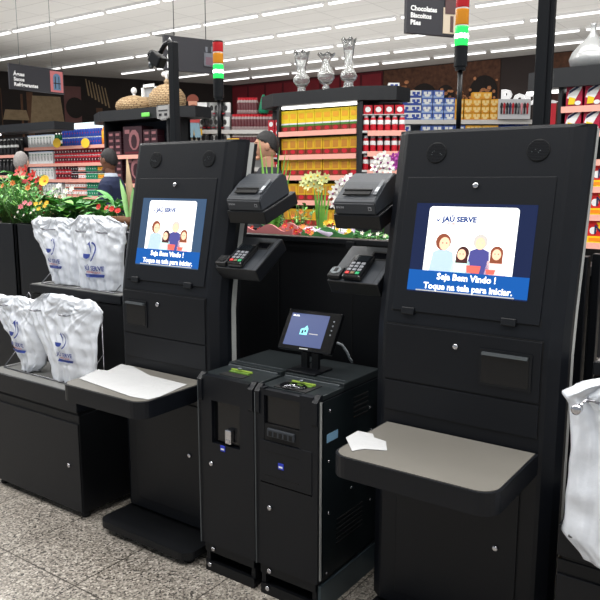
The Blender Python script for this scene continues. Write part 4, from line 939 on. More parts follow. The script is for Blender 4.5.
# ================================================================ STORE SHELVING
gond = mat('gondola_black', rgb(22, 24, 28), .5)
inner = mat('gondola_inner', rgb(30, 30, 34), .6)
lamp_m = mat('canopy_lamp', (1, 1, 1), .5, emit=(1, 1, .96), es=3.0)
tagy = mat('price_tag_yellow', rgb(250, 205, 60), .5, emit=rgb(250, 205, 60), es=.1)
def gondola(label, X0, X1, Y, D, top, canopy_h, shelves, chamR=0, chamL=0, rail=pinkrail, overhang=.0, rot=0.0, origin=None, back=inner, canopy=True, lamp=True, shelf_d=.32, rail_h=.045, uprights=True):
    """end display: front faces local -y; shelves = heights"""
    base = Vector((X0, Y, 0)) if origin is None else Vector((origin[0], origin[1], 0)); W = X1-X0 if origin is None else X1
    t = thing('shelving_unit', label, 'shelving unit', base, rot)
    bm = NB(); box(bm, (0, W), (shelf_d+.02, shelf_d+.06), (0, top-.02)); obj('back_panel', bm, back, t)
    if uprights:
        for x in (0, W-.03): bm = NB(); box(bm, (x, x+.03), (0, shelf_d+.05), (0, top-.02)); obj('side_panel', bm, gond, t)
    for z in shelves:
        bm = NB(); box(bm, (.03, W-.03), (.0, shelf_d+.02), (z-.025, z)); s = obj('shelf', bm, shelfmat, t)
        bm = NB(); box(bm, (.03, W-.03), (-.012, -.001), (z-rail_h, z+.004)); obj('price_rail', bm, rail, s)
    if canopy:
        bm = NB(); o = overhang
        pts = [(-o-chamL*.0, -.04), (W+o, -.04)]
        if chamR: pts += [(W+o+chamR, -.04+chamR*.6)]
        pts += [(W+o+chamR, D), (-o-chamL, D)]
        if chamL: pts += [(-o-chamL, -.04+chamL*.6)]
        poly_prism(bm, pts, top-canopy_h, top); c = obj('canopy', bm, gond, t)
        if lamp: bm = NB(); box(bm, (.05, W-.05), (.02, .05), (top-canopy_h-.03, top-canopy_h-.005)); obj('canopy_lamp', bm, lamp_m, c)
    return t
# ---- product prototypes (origin at base centre, front faces -y)
P = {}
def pm(n, r, g, b, **k): return mat('pack_'+n, rgb(r, g, b), k.pop('rough', .4), **k)
pw = pm('white', 232, 234, 234); py_ = pm('yellow', 236, 206, 36); pg_ = pm('green', 70, 130, 44); pr_ = pm('red', 188, 28, 44); pb_ = pm('blue', 32, 66, 158)
pbr = pm('brown', 120, 50, 26); pk = pm('black', 26, 24, 28); pgold = pm('gold', 236, 170, 40); pnavy = pm('navy', 30, 40, 84); psal = pm('salmon', 214, 120, 100)
pteal = pm('teal', 20, 132, 96); pdk = pm('dark_red', 90, 22, 34); por = pm('orange', 240, 140, 30); ppl = pm('pale_blue', 170, 190, 222); pmar = pm('maroon_box', 52, 26, 34); ppk = pm('pink', 226, 150, 160); plid = pm('silver_lid', 190, 192, 196, rough=.25)
def banded(bm, w, d, bands, inset=0):
    z = 0
    for h, mi in bands:
        box(bm, (-w/2, w/2), (-d/2, d/2), (z, z+h), mi); z += h
def front_rect(bm, x0, x1, z0, z1, d, mi, off=.002): 
    y = -d/2-off; f = bm.faces.new([bm.verts.new(p) for p in ((x0, y, z0), (x1, y, z0), (x1, y, z1), (x0, y, z1))]); f.material_index = mi
def front_disc(bm, cx, cz, rx, rz, d, mi, off=.003, n=10):
    y = -d/2-off; f = bm.faces.new([bm.verts.new((cx+rx*math.cos(2*PI*k/n), y, cz+rz*math.sin(2*PI*k/n))) for k in range(n)]); f.material_index = mi
def proto_mesh(key, bm, mats):
    me = bpy.data.meshes.new(key); bmesh.ops.recalc_face_normals(bm, faces=bm.faces); bm.to_mesh(me); bm.free()
    for m in mats: me.materials.append(m)
    P[key] = me
def place_row(key, name, pts, rotz, label, cat, group, jit=.0):
    me = P[key]; rnd = random.Random(len(label)+len(pts))
    for p in pts:
        o = bpy.data.objects.new(name, me); COL.objects.link(o); o.location = (p[0], p[1]+rnd.uniform(-jit, jit), p[2]); o.rotation_euler = (0, 0, rotz+rnd.uniform(-jit, jit)*3)
        tag(o, label, cat, group)
def lin(a, b, n): a, b = Vector(a), Vector(b); return [a+(b-a)*((k+.5)/n) for k in range(n)]
def stack(pts, layers, h): return [p+Vector((0, 0, h*k)) for k in range(layers) for p in pts]

# ================= yellow end display (middle)
YG = 6.0
zs = [at(352, 128.5, YG).z, at(352, 153.5, YG).z, at(352, 175.5, YG).z, 1.31, 1.05, .78]
gondola('black end display of yellow boxes under the three glass vases', -4.62, -3.62, YG+.06, .42, 2.4, .13, zs, chamR=.30, chamL=.28, overhang=.02, back=mat('lit_back', rgb(180, 170, 110), .7))
bw = .98/9-.010
h0 = .215
b = NB(); banded(b, bw, .07, [(.055, 2), (.035, 1), (h0-.09, 0)]); front_rect(b, -bw*.35, bw*.35, h0*.62, h0*.85, .07, 4); front_disc(b, 0, .03, bw*.3, .02, .07, 3); front_rect(b, -bw*.5, bw*.5, .075, .09, .07, 5)
proto_mesh('yellow_box', b, [py_, pg_, pbr, pr_, pgold, pw])
b = NB(); banded(b, bw, .07, [(.06, 1), (h0*.8-.06, 0)]); front_rect(b, -bw*.35, bw*.3, h0*.35, h0*.68, .07, 2); front_disc(b, 0, .035, bw*.32, .022, .07, 3)
proto_mesh('gold_box', b, [pm('mustard', 214, 170, 34), pbr, pm('ochre', 190, 130, 40), pr_])
names_y = ['top', 'second', 'third', 'fourth', 'fifth']
for i, z in enumerate(zs[:5]):
    key = 'yellow_box' if i in (0,) else 'gold_box'
    pts = lin((-4.59, YG+.13, z), (-3.65, YG+.13, z), 9)
    place_row(key, 'cereal_box', pts, 0, 'yellow box with %s, %s row of the middle end display' % ('green band' if i == 0 else 'ochre front', names_y[i]), 'box', 'yellow boxes, %s row of the middle end display' % names_y[i], .004)
    if i < 3: place_row(key, 'cereal_box', lin((-4.59, YG+.24, z+.0), (-3.65, YG+.24, z), 9), 0, 'yellow box, back line of the %s row, middle end display' % names_y[i], 'box', 'yellow boxes, back line of the %s row of the middle end display' % names_y[i], .004)
# red chamfered side (right of yellow)
b = NB(); banded(b, .058, .058, [(.05, 0), (.045, 1), (.03, 0), (.02, 2)]); front_rect(b, -.02, .02, .055, .08, .058, 3); proto_mesh('red_jar', b, [pr_, pdk, pw, pw])
b = NB(); lathe(b, [(.027, 0), (.029, .01), (.029, .06), (.029, .10), (.022, .125), (.020, .15)], 10, mis=[0, 0, 1, 0, 2]); front_rect(b, -.016, .016, .065, .095, .058, 1); proto_mesh('red_bottle', b, [pr_, pw, plid])
b = NB(); banded(b, .085, .06, [(.085, 0)]); front_disc(b, 0, .043, .028, .026, .06, 1); proto_mesh('red_pack', b, [pr_, pw])
pa, pb2 = Vector((-3.58, 6.05, 0)), Vector((-3.26, 6.24, 0)); angR = math.atan2((pb2-pa).y, (pb2-pa).x)
g = thing('shelving_unit', 'angled corner shelving of small red packs right of the yellow boxes', 'shelving unit', pa, angR); wR = (pb2-pa).length
zr = [at(372, 131, 6.15).z, at(372, 151.5, 6.15).z, at(372, 170, 6.15).z, 1.36]
b = NB(); box(b, (0, wR+.02), (.20, .24), (0, 2.26)); obj('back_panel', b, inner, g)
b = NB(); box(b, (-.03, .0), (0, .24), (0, 2.26)); obj('side_panel', b, gond, g)
for z in zr: b = NB(); box(b, (0, wR+.04), (0, .2), (z-.02, z)); s = obj('shelf', b, shelfmat, g); b = NB(); box(b, (.05, wR+.04), (-.015, -.002), (z-.05, z)); obj('price_rail', b, pinkrail, s)
dR = (pb2-pa).normalized(); nR = Vector((-dR.y, dR.x, 0))
for i, z in enumerate(zr):
    a = pa+nR*.05+Vector((0, 0, z)); e_ = pb2+nR*.05+Vector((0, 0, z))
    place_row('red_bottle', 'red_bottle', lin(a, e_+dR*.04, 6), angR, 'small red bottle with pale label, row %s of the corner shelving' % ['one', 'two', 'three', 'four'][i], 'bottle', 'red bottles, corner shelving row %s' % ['one', 'two', 'three', 'four'][i])
    place_row('red_bottle', 'red_bottle', lin(a+nR*.08, e_+dR*.04+nR*.08, 6), angR, 'small red bottle in the rear line of row %s of the corner shelving' % ['one', 'two', 'three', 'four'][i], 'bottle', 'rear red bottles, corner shelving row %s' % ['one', 'two', 'three', 'four'][i])
b = NB(); z = zr[0]+.155; box(b, (0, wR+.04), (.02, .18), (z-.008, z)); obj('shelf', b, shelfmat, g)
place_row('red_pack', 'red_pack', stack(lin(pa+nR*.06+Vector((0, 0, z)), pb2+nR*.06+dR*.03+Vector((0, 0, z)), 4), 1, .087), angR, 'red pack with a white disc under the canopy, right of the yellow boxes', 'box', 'red packs with white discs under the canopy')
# red left flank
g = thing('shelving_unit', 'narrow shelf strip of red packs left of the yellow boxes', 'shelving unit', (-4.86, 6.2, 0))
b = NB(); box(b, (0, .2), (.1, .14), (0, 2.26)); obj('back_panel', b, inner, g)
for z in (1.10, 1.32, 1.54, 1.76, 1.98): b = NB(); box(b, (0, .2), (0, .1), (z-.015, z)); obj('shelf', b, shelfmat, g)
place_row('red_pack', 'red_pack', [Vector((-4.81+.095*k, 6.24, z+dz)) for z in (1.32, 1.54, 1.76, 1.98) for dz in (0, .088) for k in range(2)], 0, 'red pack with a white disc in the narrow strip left of the yellow boxes', 'box', 'red packs in the narrow strip')

# ================= left drinks shelving
YD = 7.3
zA, zB, zC = at(60, 146.5, YD).z, at(60, 163.5, YD).z, at(60, 179.5, YD).z; zD = zC-.26; zE = zD-.26
Xl, Xm, Xr = at(23, 140, YD).x, at(51, 140, YD).x, at(104, 140, YD).x
gondola('long drinks shelving of white cartons and red and blue cans at the left', Xl-.03, Xr+.05, YD, .5, 2.27, .10, [zA, zB, zC, zD, zE], canopy=False, back=inner)
hb = thing('light_panel', 'pale lit panel above the blue cans', 'light panel', (Xm+.0, YD+.3, zA+.0)); b = NB(); box(b, (-.05, Xr-Xm-.0), (0, .02), (.0, at(60, 122, YD).z-zA)); obj('panel', b, mat('lit_panel', rgb(220, 235, 240), .6, emit=rgb(215, 235, 240), es=.55), hb)
b = NB(); banded(b, .075, .06, [(.03, 0), (.16, 0), (.012, 1)]); lathe(b, [(.012, .20), (.012, .215)], 8, mi=2); front_rect(b, -.008, .008, .05, .13, .06, 3); front_rect(b, -.025, .025, .14, .165, .06, 4); proto_mesh('carton', b, [pw, ppl, pk, pm('grey_print', 90, 90, 100), pm('sage', 150, 170, 160)])
def can(key, c1, c2, c3, h=.10):
    b = NB(); lathe(b, [(.029, 0), (.033, .006), (.033, h*.25), (.033, h*.7), (.033, h-.008), (.028, h)], 12, mis=[2, 0, 1, 0, 2]); front_rect(b, -.006, .008, h*.4, h*.55, .066, 3); proto_mesh(key, b, [c1, c2, plid, c3])
can('blue_can', pb_, pb_, pr_); can('red_can', pr_, pr_, pw); can('dark_can', pdk, pk, pw); can('salmon_can', psal, pw, pr_); can('green_can', pteal, pteal, pw); can('olive_can', pm('olive', 150, 150, 90), pgold, pr_)
b = NB(); lathe(b, [(.036, 0), (.036, .05), (.036, .13), (.036, .17), (.014, .22), (.014, .245), (.016, .25), (.016, .27)], 10, mis=[0, 0, 1, 0, 0, 0, 2]); proto_mesh('dark_bottle', b, [pk, pk, pw])
b = NB(); lathe(b, [(.036, 0), (.036, .05), (.036, .13), (.036, .17), (.014, .22), (.014, .245), (.016, .25), (.016, .27)], 10, mis=[0, 0, 1, 0, 0, 0, 2]); proto_mesh('labelled_bottle', b, [pk, pw, pw])
b = NB(); lathe(b, [(.036, 0), (.036, .05), (.036, .10), (.034, .14), (.012, .2), (.012, .22)], 10, mis=[0, 1, 0, 0, 2]); proto_mesh('green_bottle', b, [pm('bottle_green', 20, 90, 50, rough=.15), pw, pw]); 
b = NB(); lathe(b, [(.05, 0), (.05, .10), (.05, .2), (.02, .27), (.02, .3)], 10, mis=[0, 1, 0, 2]); proto_mesh('orange_bottle', b, [por, pgold, pw])
for nm, z in (('top', zA), ('middle', zB), ('lower', zC)):
    n = 8; place_row('carton', 'drink_carton', lin((Xl+.08, YD+.06, z), (Xm-.02, YD+.06, z), n), 0, 'white drink carton on the %s shelf of the left drinks shelving' % nm, 'carton', 'white cartons, %s drinks shelf' % nm)
place_row('green_bottle', 'green_bottle', lin((Xm, YD+.08, zA), (Xm+.30, YD+.08, zA), 4), 0, 'small green bottle left of the blue cans', 'bottle', 'green bottles by the blue cans')
xb0, xb1 = at(60, 140, YD).x, at(99, 140, YD).x
b1 = stack(lin((xb0, YD+.06, zA), (xb1, YD+.06, zA), 15), 2, .135)
can('blue_can', pb_, pb_, pr_, .13); can('red_can', pr_, pdk, pw, .125)
b1 = stack(lin((xb0, YD+.06, zA), (xb1, YD+.06, zA), 15), 2, .132)
place_row('blue_can', 'blue_can', b1, 0, 'blue can in the double-stacked row on the top drinks shelf', 'can', 'blue cans on the top drinks shelf')
place_row('orange_bottle', 'orange_bottle', [Vector((Xr-.06, YD+.07, zA))], 0, 'orange bottle at the right end of the blue cans', 'bottle', None)
place_row('red_can', 'red_can', stack(lin((Xm, YD+.06, zB), (Xr-.0, YD+.06, zB), 18), 2, .124), 0, 'red can on the middle drinks shelf', 'can', 'red cans on the middle drinks shelf')
def seg(key, nm, a, bb, n, z, lay, h, label, cat, grp):
    place_row(key, nm, stack(lin((at(a, 170, YD).x, YD+.06, z), (at(bb, 170, YD).x, YD+.06, z), n), lay, h), 0, label, cat, grp)
seg('red_can', 'red_can', 53, 69, 5, zC, 2, .124, 'red can on the lower drinks shelf', 'can', 'red cans on the lower drinks shelf')
seg('dark_can', 'dark_red_can', 69, 76, 3, zC, 2, .12, 'dark red can right of the red cans on the lower drinks shelf', 'can', 'dark red cans')
seg('salmon_can', 'salmon_can', 76, 83, 3, zC, 2, .12, 'salmon coloured can left of the green cans', 'can', 'salmon cans')
seg('green_can', 'green_can', 83.5, 95, 5, zC, 2, .12, 'green can on the lower drinks shelf', 'can', 'green cans on the lower drinks shelf')
seg('olive_can', 'olive_can', 95.5, 103, 3, zC, 2, .12, 'olive and gold can right of the green cans', 'can', 'olive cans')
seg('salmon_can', 'salmon_can', 62, 83, 8, zD, 2, .12, 'salmon coloured can on the bottom visible drinks shelf', 'can', 'salmon cans on the bottom visible shelf')
seg('green_can', 'green_can', 84, 103, 8, zD, 2, .12, 'green can on the bottom visible drinks shelf', 'can', 'green cans on the bottom visible shelf')
seg('carton', 'drink_carton', 28, 60, 9, zD, 1, .2, 'white carton on the bottom visible drinks shelf', 'carton', 'white cartons on the bottom visible shelf')
for x, y in ((57, 143), (85.5, 143)):
    p = at(x, y, YD-.03); b = NB(); lathe(b, [(.10, 0), (.10, .008)], 16); v = obj('price_disc', b, tagy, loc=p, rot=(PI/2, 0, 0)); v.scale = (1, .75, 1); tag(v, 'round yellow price disc, %s the blue cans' % ('left end of' if x < 60 else 'below the right half of'), 'price tag')
# far left dark bottles with canopy
Xf = at(-14, 140, 7.15).x; Xg = at(20, 140, 7.2).x
zf = at(10, 154.5, 6.95).z
gondola('black canopied shelving of dark bottles at the far left edge', Xf, Xg+.03, 7.12, .9, 2.27, .12, [zf, zf-.34, zf-.68], canopy=False, shelf_d=.18, uprights=False)
t = thing('shelf_canopy', 'black canopy over the far left shelving', 'canopy', (Xf-1.2, 6.8, 2.285)); b = NB(); box(b, (0, at(54, 121, 6.8).x-Xf+1.2), (0, .36), (0, .12)); obj('canopy_board', b, gond, t)
b = NB(); box(b, (1.2, 2.0), (.1, .14), (-.03, -.0)); obj('canopy_lamp', b, lamp_m, t)
place_row('dark_bottle', 'dark_bottle', lin((Xf+.05, 7.27, zf+.0), (Xg, 7.27, zf), 7), 0, 'dark bottle in the rear line at the far left edge', 'bottle', 'dark bottles, rear line')
place_row('labelled_bottle', 'labelled_bottle', lin((Xf+.05, 7.17, zf), (Xg, 7.17, zf), 8), 0, 'dark bottle with a white label at the far left edge', 'bottle', 'white-labelled dark bottles')
place_row('dark_bottle', 'dark_bottle', lin((Xf+.05, 7.2, zf-.34), (Xg, 7.2, zf-.34), 8), 0, 'dark bottle on the lower shelf at the far left edge', 'bottle', 'dark bottles, lower shelf')
# ================= dark basket display
YB = 6.2
zb_ = at(125, 155.5, YB+.1).z
g = gondola('black end display with dark gift boxes, wicker pieces standing on its canopy', at(104, 140, YB+.06).x, -6.42, YB+.06, .42, 2.4, .13, [zb_, zb_-.36, zb_-.7], chamR=.30, overhang=.02, chamL=.45, lamp=False, back=mat('navy_back', rgb(26, 32, 46), .6))
b = NB(); box(b, (0, .14), (-.012, 0), (0, .05), 0, .01); p = at(137, 118, YB); tag(obj('green_sticker', b, mat('sticker_green', rgb(110, 200, 90), .5, emit=rgb(110, 200, 90), es=.2), loc=at(142, 117, YB)), 'small green sticker on the canopy of the dark end display', 'sticker')
t = thing('face_sign', 'small grey face-shaped plate on the canopy corner behind the camera pole', 'sign', at(158, 119, YB+.0)); b = NB(); box(b, (0, .21), (-.015, 0), (0, .16), 0, .02); box(b, (.05, .16), (-.015, 0), (-.02, .02), 0, .01); obj('plate', b, mat('plate_grey', rgb(150, 150, 150), .5), t)
b = NB(); box(b, (.035, .08), (-.02, -.015), (.03, .06), 0); box(b, (.13, .175), (-.02, -.015), (.03, .06), 0); box(b, (.03, .18), (-.02, -.015), (.085, .10), 0); obj('plate_marks', b, inner, t)
b = NB(); box(b, (-.175, .175), (-.1, .1), (0, .36)); front_disc(b, .03, .19, .10, .13, .2, 1); front_disc(b, .03, .17, .055, .09, .2, 2, .006); front_rect(b, -.14, -.05, .27, .32, .2, 1, .004); front_rect(b, -.15, .15, .02, .045, .2, 3); proto_mesh('gift_box', b, [pmar, pm('dusty_pink', 150, 100, 104), pmar, pdk])
b = NB(); box(b, (-.06, .06), (-.06, .06), (0, .075)); front_rect(b, -.035, .035, .02, .05, .12, 1); proto_mesh('small_dark_box', b, [pmar, pm('dusty_pink', 150, 100, 104)])
xg = at(133, 150, YB+.1).x
place_row('gift_box', 'gift_box', [Vector((xg, YB+.2, zb_))], 0, 'large dark maroon gift box with a pale arch picture, upper shelf', 'box', None)
place_row('gift_box', 'gift_box', [Vector((xg+.02, YB+.2, zb_-.36))], 0, 'large dark maroon gift box with a pale arch picture, lower shelf', 'box', None)
sm = [Vector((xg-.27-.13*k, YB+.15, zz+.077*j)) for zz in (zb_, zb_-.36) for k in range(2) for j in range(4)]+[Vector((xg+.27+.13*k, YB+.15, zz+.077*j)) for zz in (zb_, zb_-.36) for k in range(2) for j in range(4)]
place_row('small_dark_box', 'small_dark_box', sm, 0, 'small dark box with a pale mark stacked beside the large gift boxes', 'box', 'small dark boxes beside the gift boxes')
def wickermat():
    m = bpy.data.materials.new('wicker'); m.use_nodes = True; nt = m.node_tree; b = nt.nodes['Principled BSDF']
    tc = nt.nodes.new('ShaderNodeTexCoord'); br = nt.nodes.new('ShaderNodeTexBrick'); nt.links.new(tc.outputs['Object'], br.inputs['Vector'])
    mp = nt.nodes.new('ShaderNodeMapping'); mp.inputs['Rotation'].default_value = (PI/2, 0, 0); nt.links.new(tc.outputs['Object'], mp.inputs[0]); nt.links.new(mp.outputs[0], br.inputs['Vector'])
    br.inputs['Scale'].default_value = 1; br.inputs['Brick Width'].default_value = .05; br.inputs['Row Height'].default_value = .022; br.inputs['Mortar Size'].default_value = .004
    br.inputs['Color1'].default_value = (*rgb(198, 172, 132), 1); br.inputs['Color2'].default_value = (*rgb(172, 142, 104), 1); br.inputs['Mortar'].default_value = (*rgb(110, 86, 60), 1)
    nt.links.new(br.outputs['Color'], b.inputs['Base Color']); b.inputs['Roughness'].default_value = .8
    bp = nt.nodes.new('ShaderNodeBump'); bp.inputs['Strength'].default_value = .6; nt.links.new(br.outputs['Fac'], bp.inputs['Height']); nt.links.new(bp.outputs['Normal'], b.inputs['Normal']); return m
wk = wickermat()
def wicker(label, px, py_base, wpx, hpx, knob=True):
    p = at(px, py_base, YB+.25); r = (at(px+wpx/2, 95, YB+.25).x-at(px-wpx/2, 95, YB+.25).x)/2*.9; h = p.z+0-at(px, py_base+hpx, YB+.25).z
    t = thing('wicker_basket', label, 'basket', (p.x, YB+.45, 2.4)); b = NB()
    prof = [(r*.80, 0), (r*.95, h*.18), (r, h*.38), (r*.93, h*.60), (r*.72, h*.80), (r*.42, h*.93), (r*.12, h)]
    lathe(b, prof, 28); obj('woven_body', b, wk, t)
    if knob:
        b = NB(); lathe(b, [(r*.12, h-.01), (r*.16, h+.03), (r*.05, h+.07)], 12); obj('knob', b, tan, t)
    return t, r, h
wicker('low round wicker basket on the canopy of the dark end display', 123, 107, 29, 18, False)
t, r, h = wicker('large domed wicker basket with a white ribbon on the black canopy', 156, 106, 30, 27)
b = NB(); ball(b, (-.04, 0, h+.12), (.05, .03, .035)); ball(b, (.05, 0, h+.13), (.05, .03, .035)); tube(b, [(0, 0, h+.05), (0, 0, h+.13)], .02, 8); tube(b, [(0, 0, h+.13), (-.02, 0, h+.21), (0, 0, h+.28)], .008, 6); obj('ribbon', b, white, t)
b = NB(); box(b, (-.17, .17), (-.06, .06), (0, .24), 0, .02); tag(obj('straw_block', b, tan, loc=(at(115, 105, YB+.3).x, YB+.75, 2.4)), 'tan straw-covered block standing behind the low wicker basket', 'basket')
t = thing('angel_figurine', 'small white figurine behind the low wicker basket', 'figurine', (at(126, 100, 6.9).x, 7.05, 2.4)); b = NB(); lathe(b, [(.07, 0), (.06, .1), (.035, .22), (.03, .26)], 12); ball(b, (0, 0, .36), (.045, .04, .05)); tube(b, [(0, 0, .25), (0, 0, .33)], .02, 6); tube(b, [(0, 0, .26), (.06, -.03, .2), (.02, -.06, .17)], .014, 6); obj('body', b, white, t)
t = thing('picture_frame', 'small white framed box behind the wicker baskets', 'frame', (at(138, 100, 6.8).x, 7.0, 2.4)); b = NB()
box(b, (-.15, -.11), (0, .06), (0, .42)); box(b, (.11, .15), (0, .06), (0, .42)); box(b, (-.15, .15), (0, .06), (0, .04)); box(b, (-.15, .15), (0, .06), (.38, .42)); obj('frame', b, white, t); b = NB(); box(b, (-.11, .11), (.03, .04), (.04, .38)); obj('frame_picture', b, mat('frame_grey', rgb(150, 152, 156), .5), t)
# ================= far shelving facing the camera (left of middle)
FR_ANG = YAW
def far_unit(label, xa, xb, D, shelves_px, top_px, back, uprights=True):
    p = atd(xa, 130, D); q = atd(xb, 130, D); zz = [atd((xa+xb)/2, y, D).z for y in shelves_px]
    gondola(label, 0, (q-p).length, 0, .5, atd((xa+xb)/2, top_px, D).z, .1, zz+[zz[-1]-.35*k for k in range(1, 5)], origin=(p.x, p.y), rot=FR_ANG, canopy=False, back=back, rail=mat('white_rail', rgb(206, 204, 202), .5), rail_h=.06, uprights=uprights); return zz
def drow(key, nm, xa, xb, D, z, n, lay, h, label, cat, grp, back=.10):
    p = atd(xa, 130, D); q = atd(xb, 130, D); o = HF*back
    place_row(key, nm, stack([Vector((v.x, v.y, z))+o for v in lin(p, q, n)], lay, h), FR_ANG, label, cat, grp)
D1 = 12.0
zz = far_unit('far shelving of white and black tubs behind the left kiosk', 160, 282, D1, [130, 146], 111, mat('far_back', rgb(150, 150, 150), .6))
b = NB(); banded(b, .155, .1, [(.06, 1), (.16, 0)]); front_disc(b, 0, .13, .028, .045, .1, 2); front_rect(b, -.06, -.02, .035, .05, .1, 3, .003); proto_mesh('white_tub', b, [pw, pm('grey_tub', 150, 148, 152), pk, pr_])
drow('white_tub', 'white_tub', 181, 227, D1, zz[0], 10, 1, .22, 'white tub with a small dark mark, on the upper far shelf behind the left poles', 'tub', 'white tubs on the upper far shelf')
drow('white_tub', 'white_tub', 200, 228, D1, zz[0]+.225, 6, 1, .22, 'white tub in the second layer on the upper far shelf', 'tub', 'white tubs, second layer on the upper far shelf')
drow('white_tub', 'white_tub', 187, 227, D1, zz[1], 9, 1, .22, 'white tub with a small dark mark, on the lower far shelf behind the left poles', 'tub', 'white tubs on the lower far shelf')
b = NB(); banded(b, .155, .1, [(.05, 1), (.10, 0), (.04, 1), (.08, 0)]); front_disc(b, 0, .1, .04, .03, .1, 2); proto_mesh('yellow_red_pack', b, [py_, pr_, por])
drow('yellow_red_pack', 'yellow_pack', 161, 187, 11.8, zz[1]-.02, 5, 2, .275, 'yellow pack with red bands between the two left poles', 'pack', 'yellow and red packs by the camera pole', -.1)
b = NB(); lathe(b, [(.045, 0), (.045, .06), (.045, .18), (.03, .22), (.03, .26)], 10, mis=[0, 1, 0, 2]); proto_mesh('spice_jar', b, [pm('clear_jar', 170, 150, 150), pdk, pr_])
b = NB(); lathe(b, [(.045, 0), (.045, .06), (.045, .15), (.03, .19), (.03, .22)], 10, mis=[0, 1, 0, 2]); proto_mesh('spice_jar_pale', b, [pm('pale_jar', 200, 190, 186), pdk, pw])
drow('spice_jar', 'condiment_jar', 232, 272, D1, zz[0], 13, 1, .27, 'jar with a dark red label on the upper far shelf left of the black canopy', 'jar', 'jars on the upper far shelf')
drow('spice_jar', 'condiment_jar', 238, 257, D1+.05, zz[0]+.27, 7, 1, .27, 'jar in the top layer of the upper far shelf', 'jar', 'jars in the top layer of the far shelf')
drow('spice_jar_pale', 'condiment_jar', 232, 272, D1, zz[1], 14, 1, .27, 'pale jar on the lower far shelf behind the man in black', 'jar', 'pale jars on the lower far shelf')
b = NB(); lathe(b, [(.07, 0), (.09, .05), (.05, .22), (.02, .3)], 10); proto_mesh('green_jar', b, [pteal]); drow('green_jar', 'green_bottle', 262, 265, D1-.02, zz[0]+.27, 1, 1, .1, 'green rounded bottle on top of the far jars', 'bottle', None)
for x, y, l in ((196, 132, 'below the white tubs on the upper far shelf'), (233, 141.5, 'at the right edge of the lower white tubs')):
    p = atd(x, y, D1-.08); b = NB(); box(b, (-.10, .10), (-.006, .006), (-.05, .05), 0, .01); v = obj('price_tag', b, tagy, loc=p, rot=(0, 0, FR_ANG)); tag(v, 'yellow price tag '+l, 'price tag')
# printed cut-out of a bearded man
p = atd(194, 131, 11.6); t = thing('advertising_cutout', 'printed cut-out of a bearded man in a red shirt among the white tubs', 'cut-out display', (p.x, p.y, p.z-.1), FR_ANG); t.scale = (.72, .72, .72)
sk = mat('print_skin', rgb(196, 140, 116), .6); b = NB(); flat_poly(b, [(-.13, .32), (.12, .30), (.16, .45), (.10, .62), (-.12, .62), (-.16, .48)], 0, 0, .02); obj('printed_shirt', b, mat('print_red', rgb(170, 60, 60), .6), t)
b = NB(); flat_poly(b, disc_pts(-.01, .74, .10, .13, 14), 0, 0, .022); obj('printed_face', b, sk, t); b = NB(); flat_poly(b, disc_pts(-.01, .80, .13, .12, 10, -.2, PI+.2), 0, 0, .024); flat_poly(b, disc_pts(.0, .655, .08, .05, 10), 0, 0, .026); obj('printed_hair', b, pbr, t)
b = NB(); flat_poly(b, [(-.16, 0), (-.02, 0), (0, .2), (.02, 0), (.16, .0), (.12, .32), (-.13, .32)], 0, 0, .02); obj('printed_jeans', b, mat('print_denim', rgb(120, 150, 165), .6), t)
b = NB(); flat_poly(b, [(.1, .5), (.3, .55), (.3, .74), (.12, .7)], 0, 0, .03); flat_poly(b, [(-.05, .4), (.1, .42), (.13, .5), (-.05, .5)], 0, 0, .032); obj('printed_hand_card', b, pw, t)
# ================= milk and beer stacks (right of middle)
D2 = 11.0
zz = far_unit('far shelving of blue, white and yellow packs right of the yellow boxes', 382, 535, D2, [120, 140, 160], 118, mat('far_back_grey', rgb(120, 126, 140), .6), uprights=False)
def pack(key, w, h, c, m1, m2, hole=True):
    b = NB(); banded(b, w, .12, [(h*.3, 1), (h*.68, 0)]); front_rect(b, -w*.34, -w*.04, h*.42, h*.8, .12, 2); front_rect(b, w*.06, w*.36, h*.42, h*.8, .12, 2); front_disc(b, 0, h*.3, w*.26, h*.18, .12, 2, .004, 8); proto_mesh(key, b, [c, m1, m2])
w1 = (atd(396, 130, D2)-atd(385, 130, D2)).length-.006; hh = atd(390, 110, D2).z-atd(390, 117.5, D2).z
pack('milk_pack', w1, hh, pw, pb_, pb_); pack('blue_pack', w1, hh, pm('mid_blue', 70, 100, 180), pm('pale_blue_band', 150, 176, 220), pw); pack('gold_pack', w1*.9, hh, pgold, pm('amber', 226, 150, 30), pm('pale_gold', 246, 214, 140))
b = NB()
drow('milk_pack', 'milk_pack', 377, 421, D2, zz[0], 4, 3, hh, 'white and blue pack in the stack right of the red corner shelf', 'pack', 'white and blue packs on the upper shelf')
drow('milk_pack', 'milk_pack', 399, 421, D2, zz[0]+3*hh, 2, 1, hh, 'white and blue pack in the fourth layer of the stack', 'pack', 'white and blue packs, fourth layer')
drow('milk_pack', 'milk_pack', 388, 399, D2, zz[0]+3*hh, 1, 2, hh, 'white and blue pack standing topmost of the stack', 'pack', 'topmost white and blue packs')
drow('milk_pack', 'milk_pack', 378, 411, D2, zz[1], 3, 2, hh, 'white and blue pack on the second far shelf', 'pack', 'white and blue packs on the second shelf')
drow('milk_pack', 'milk_pack', 378, 411, D2, zz[2], 3, 2, hh, 'white and blue pack on the third far shelf', 'pack', 'white and blue packs on the third shelf')
drow('blue_pack', 'blue_pack', 421, 455, D2, zz[0], 3, 3, hh, 'pale blue pack between the white-blue stack and the signal pole', 'pack', 'pale blue packs on the upper shelf')
drow('blue_pack', 'blue_pack', 421, 444, D2, zz[0]+3*hh, 2, 1, hh*.9, 'pale blue pack in the top layer', 'pack', 'pale blue packs, top layer')
drow('blue_pack', 'blue_pack', 421, 466, D2, zz[1], 4, 2, hh, 'pale blue pack on the second far shelf', 'pack', 'pale blue packs on the second shelf')
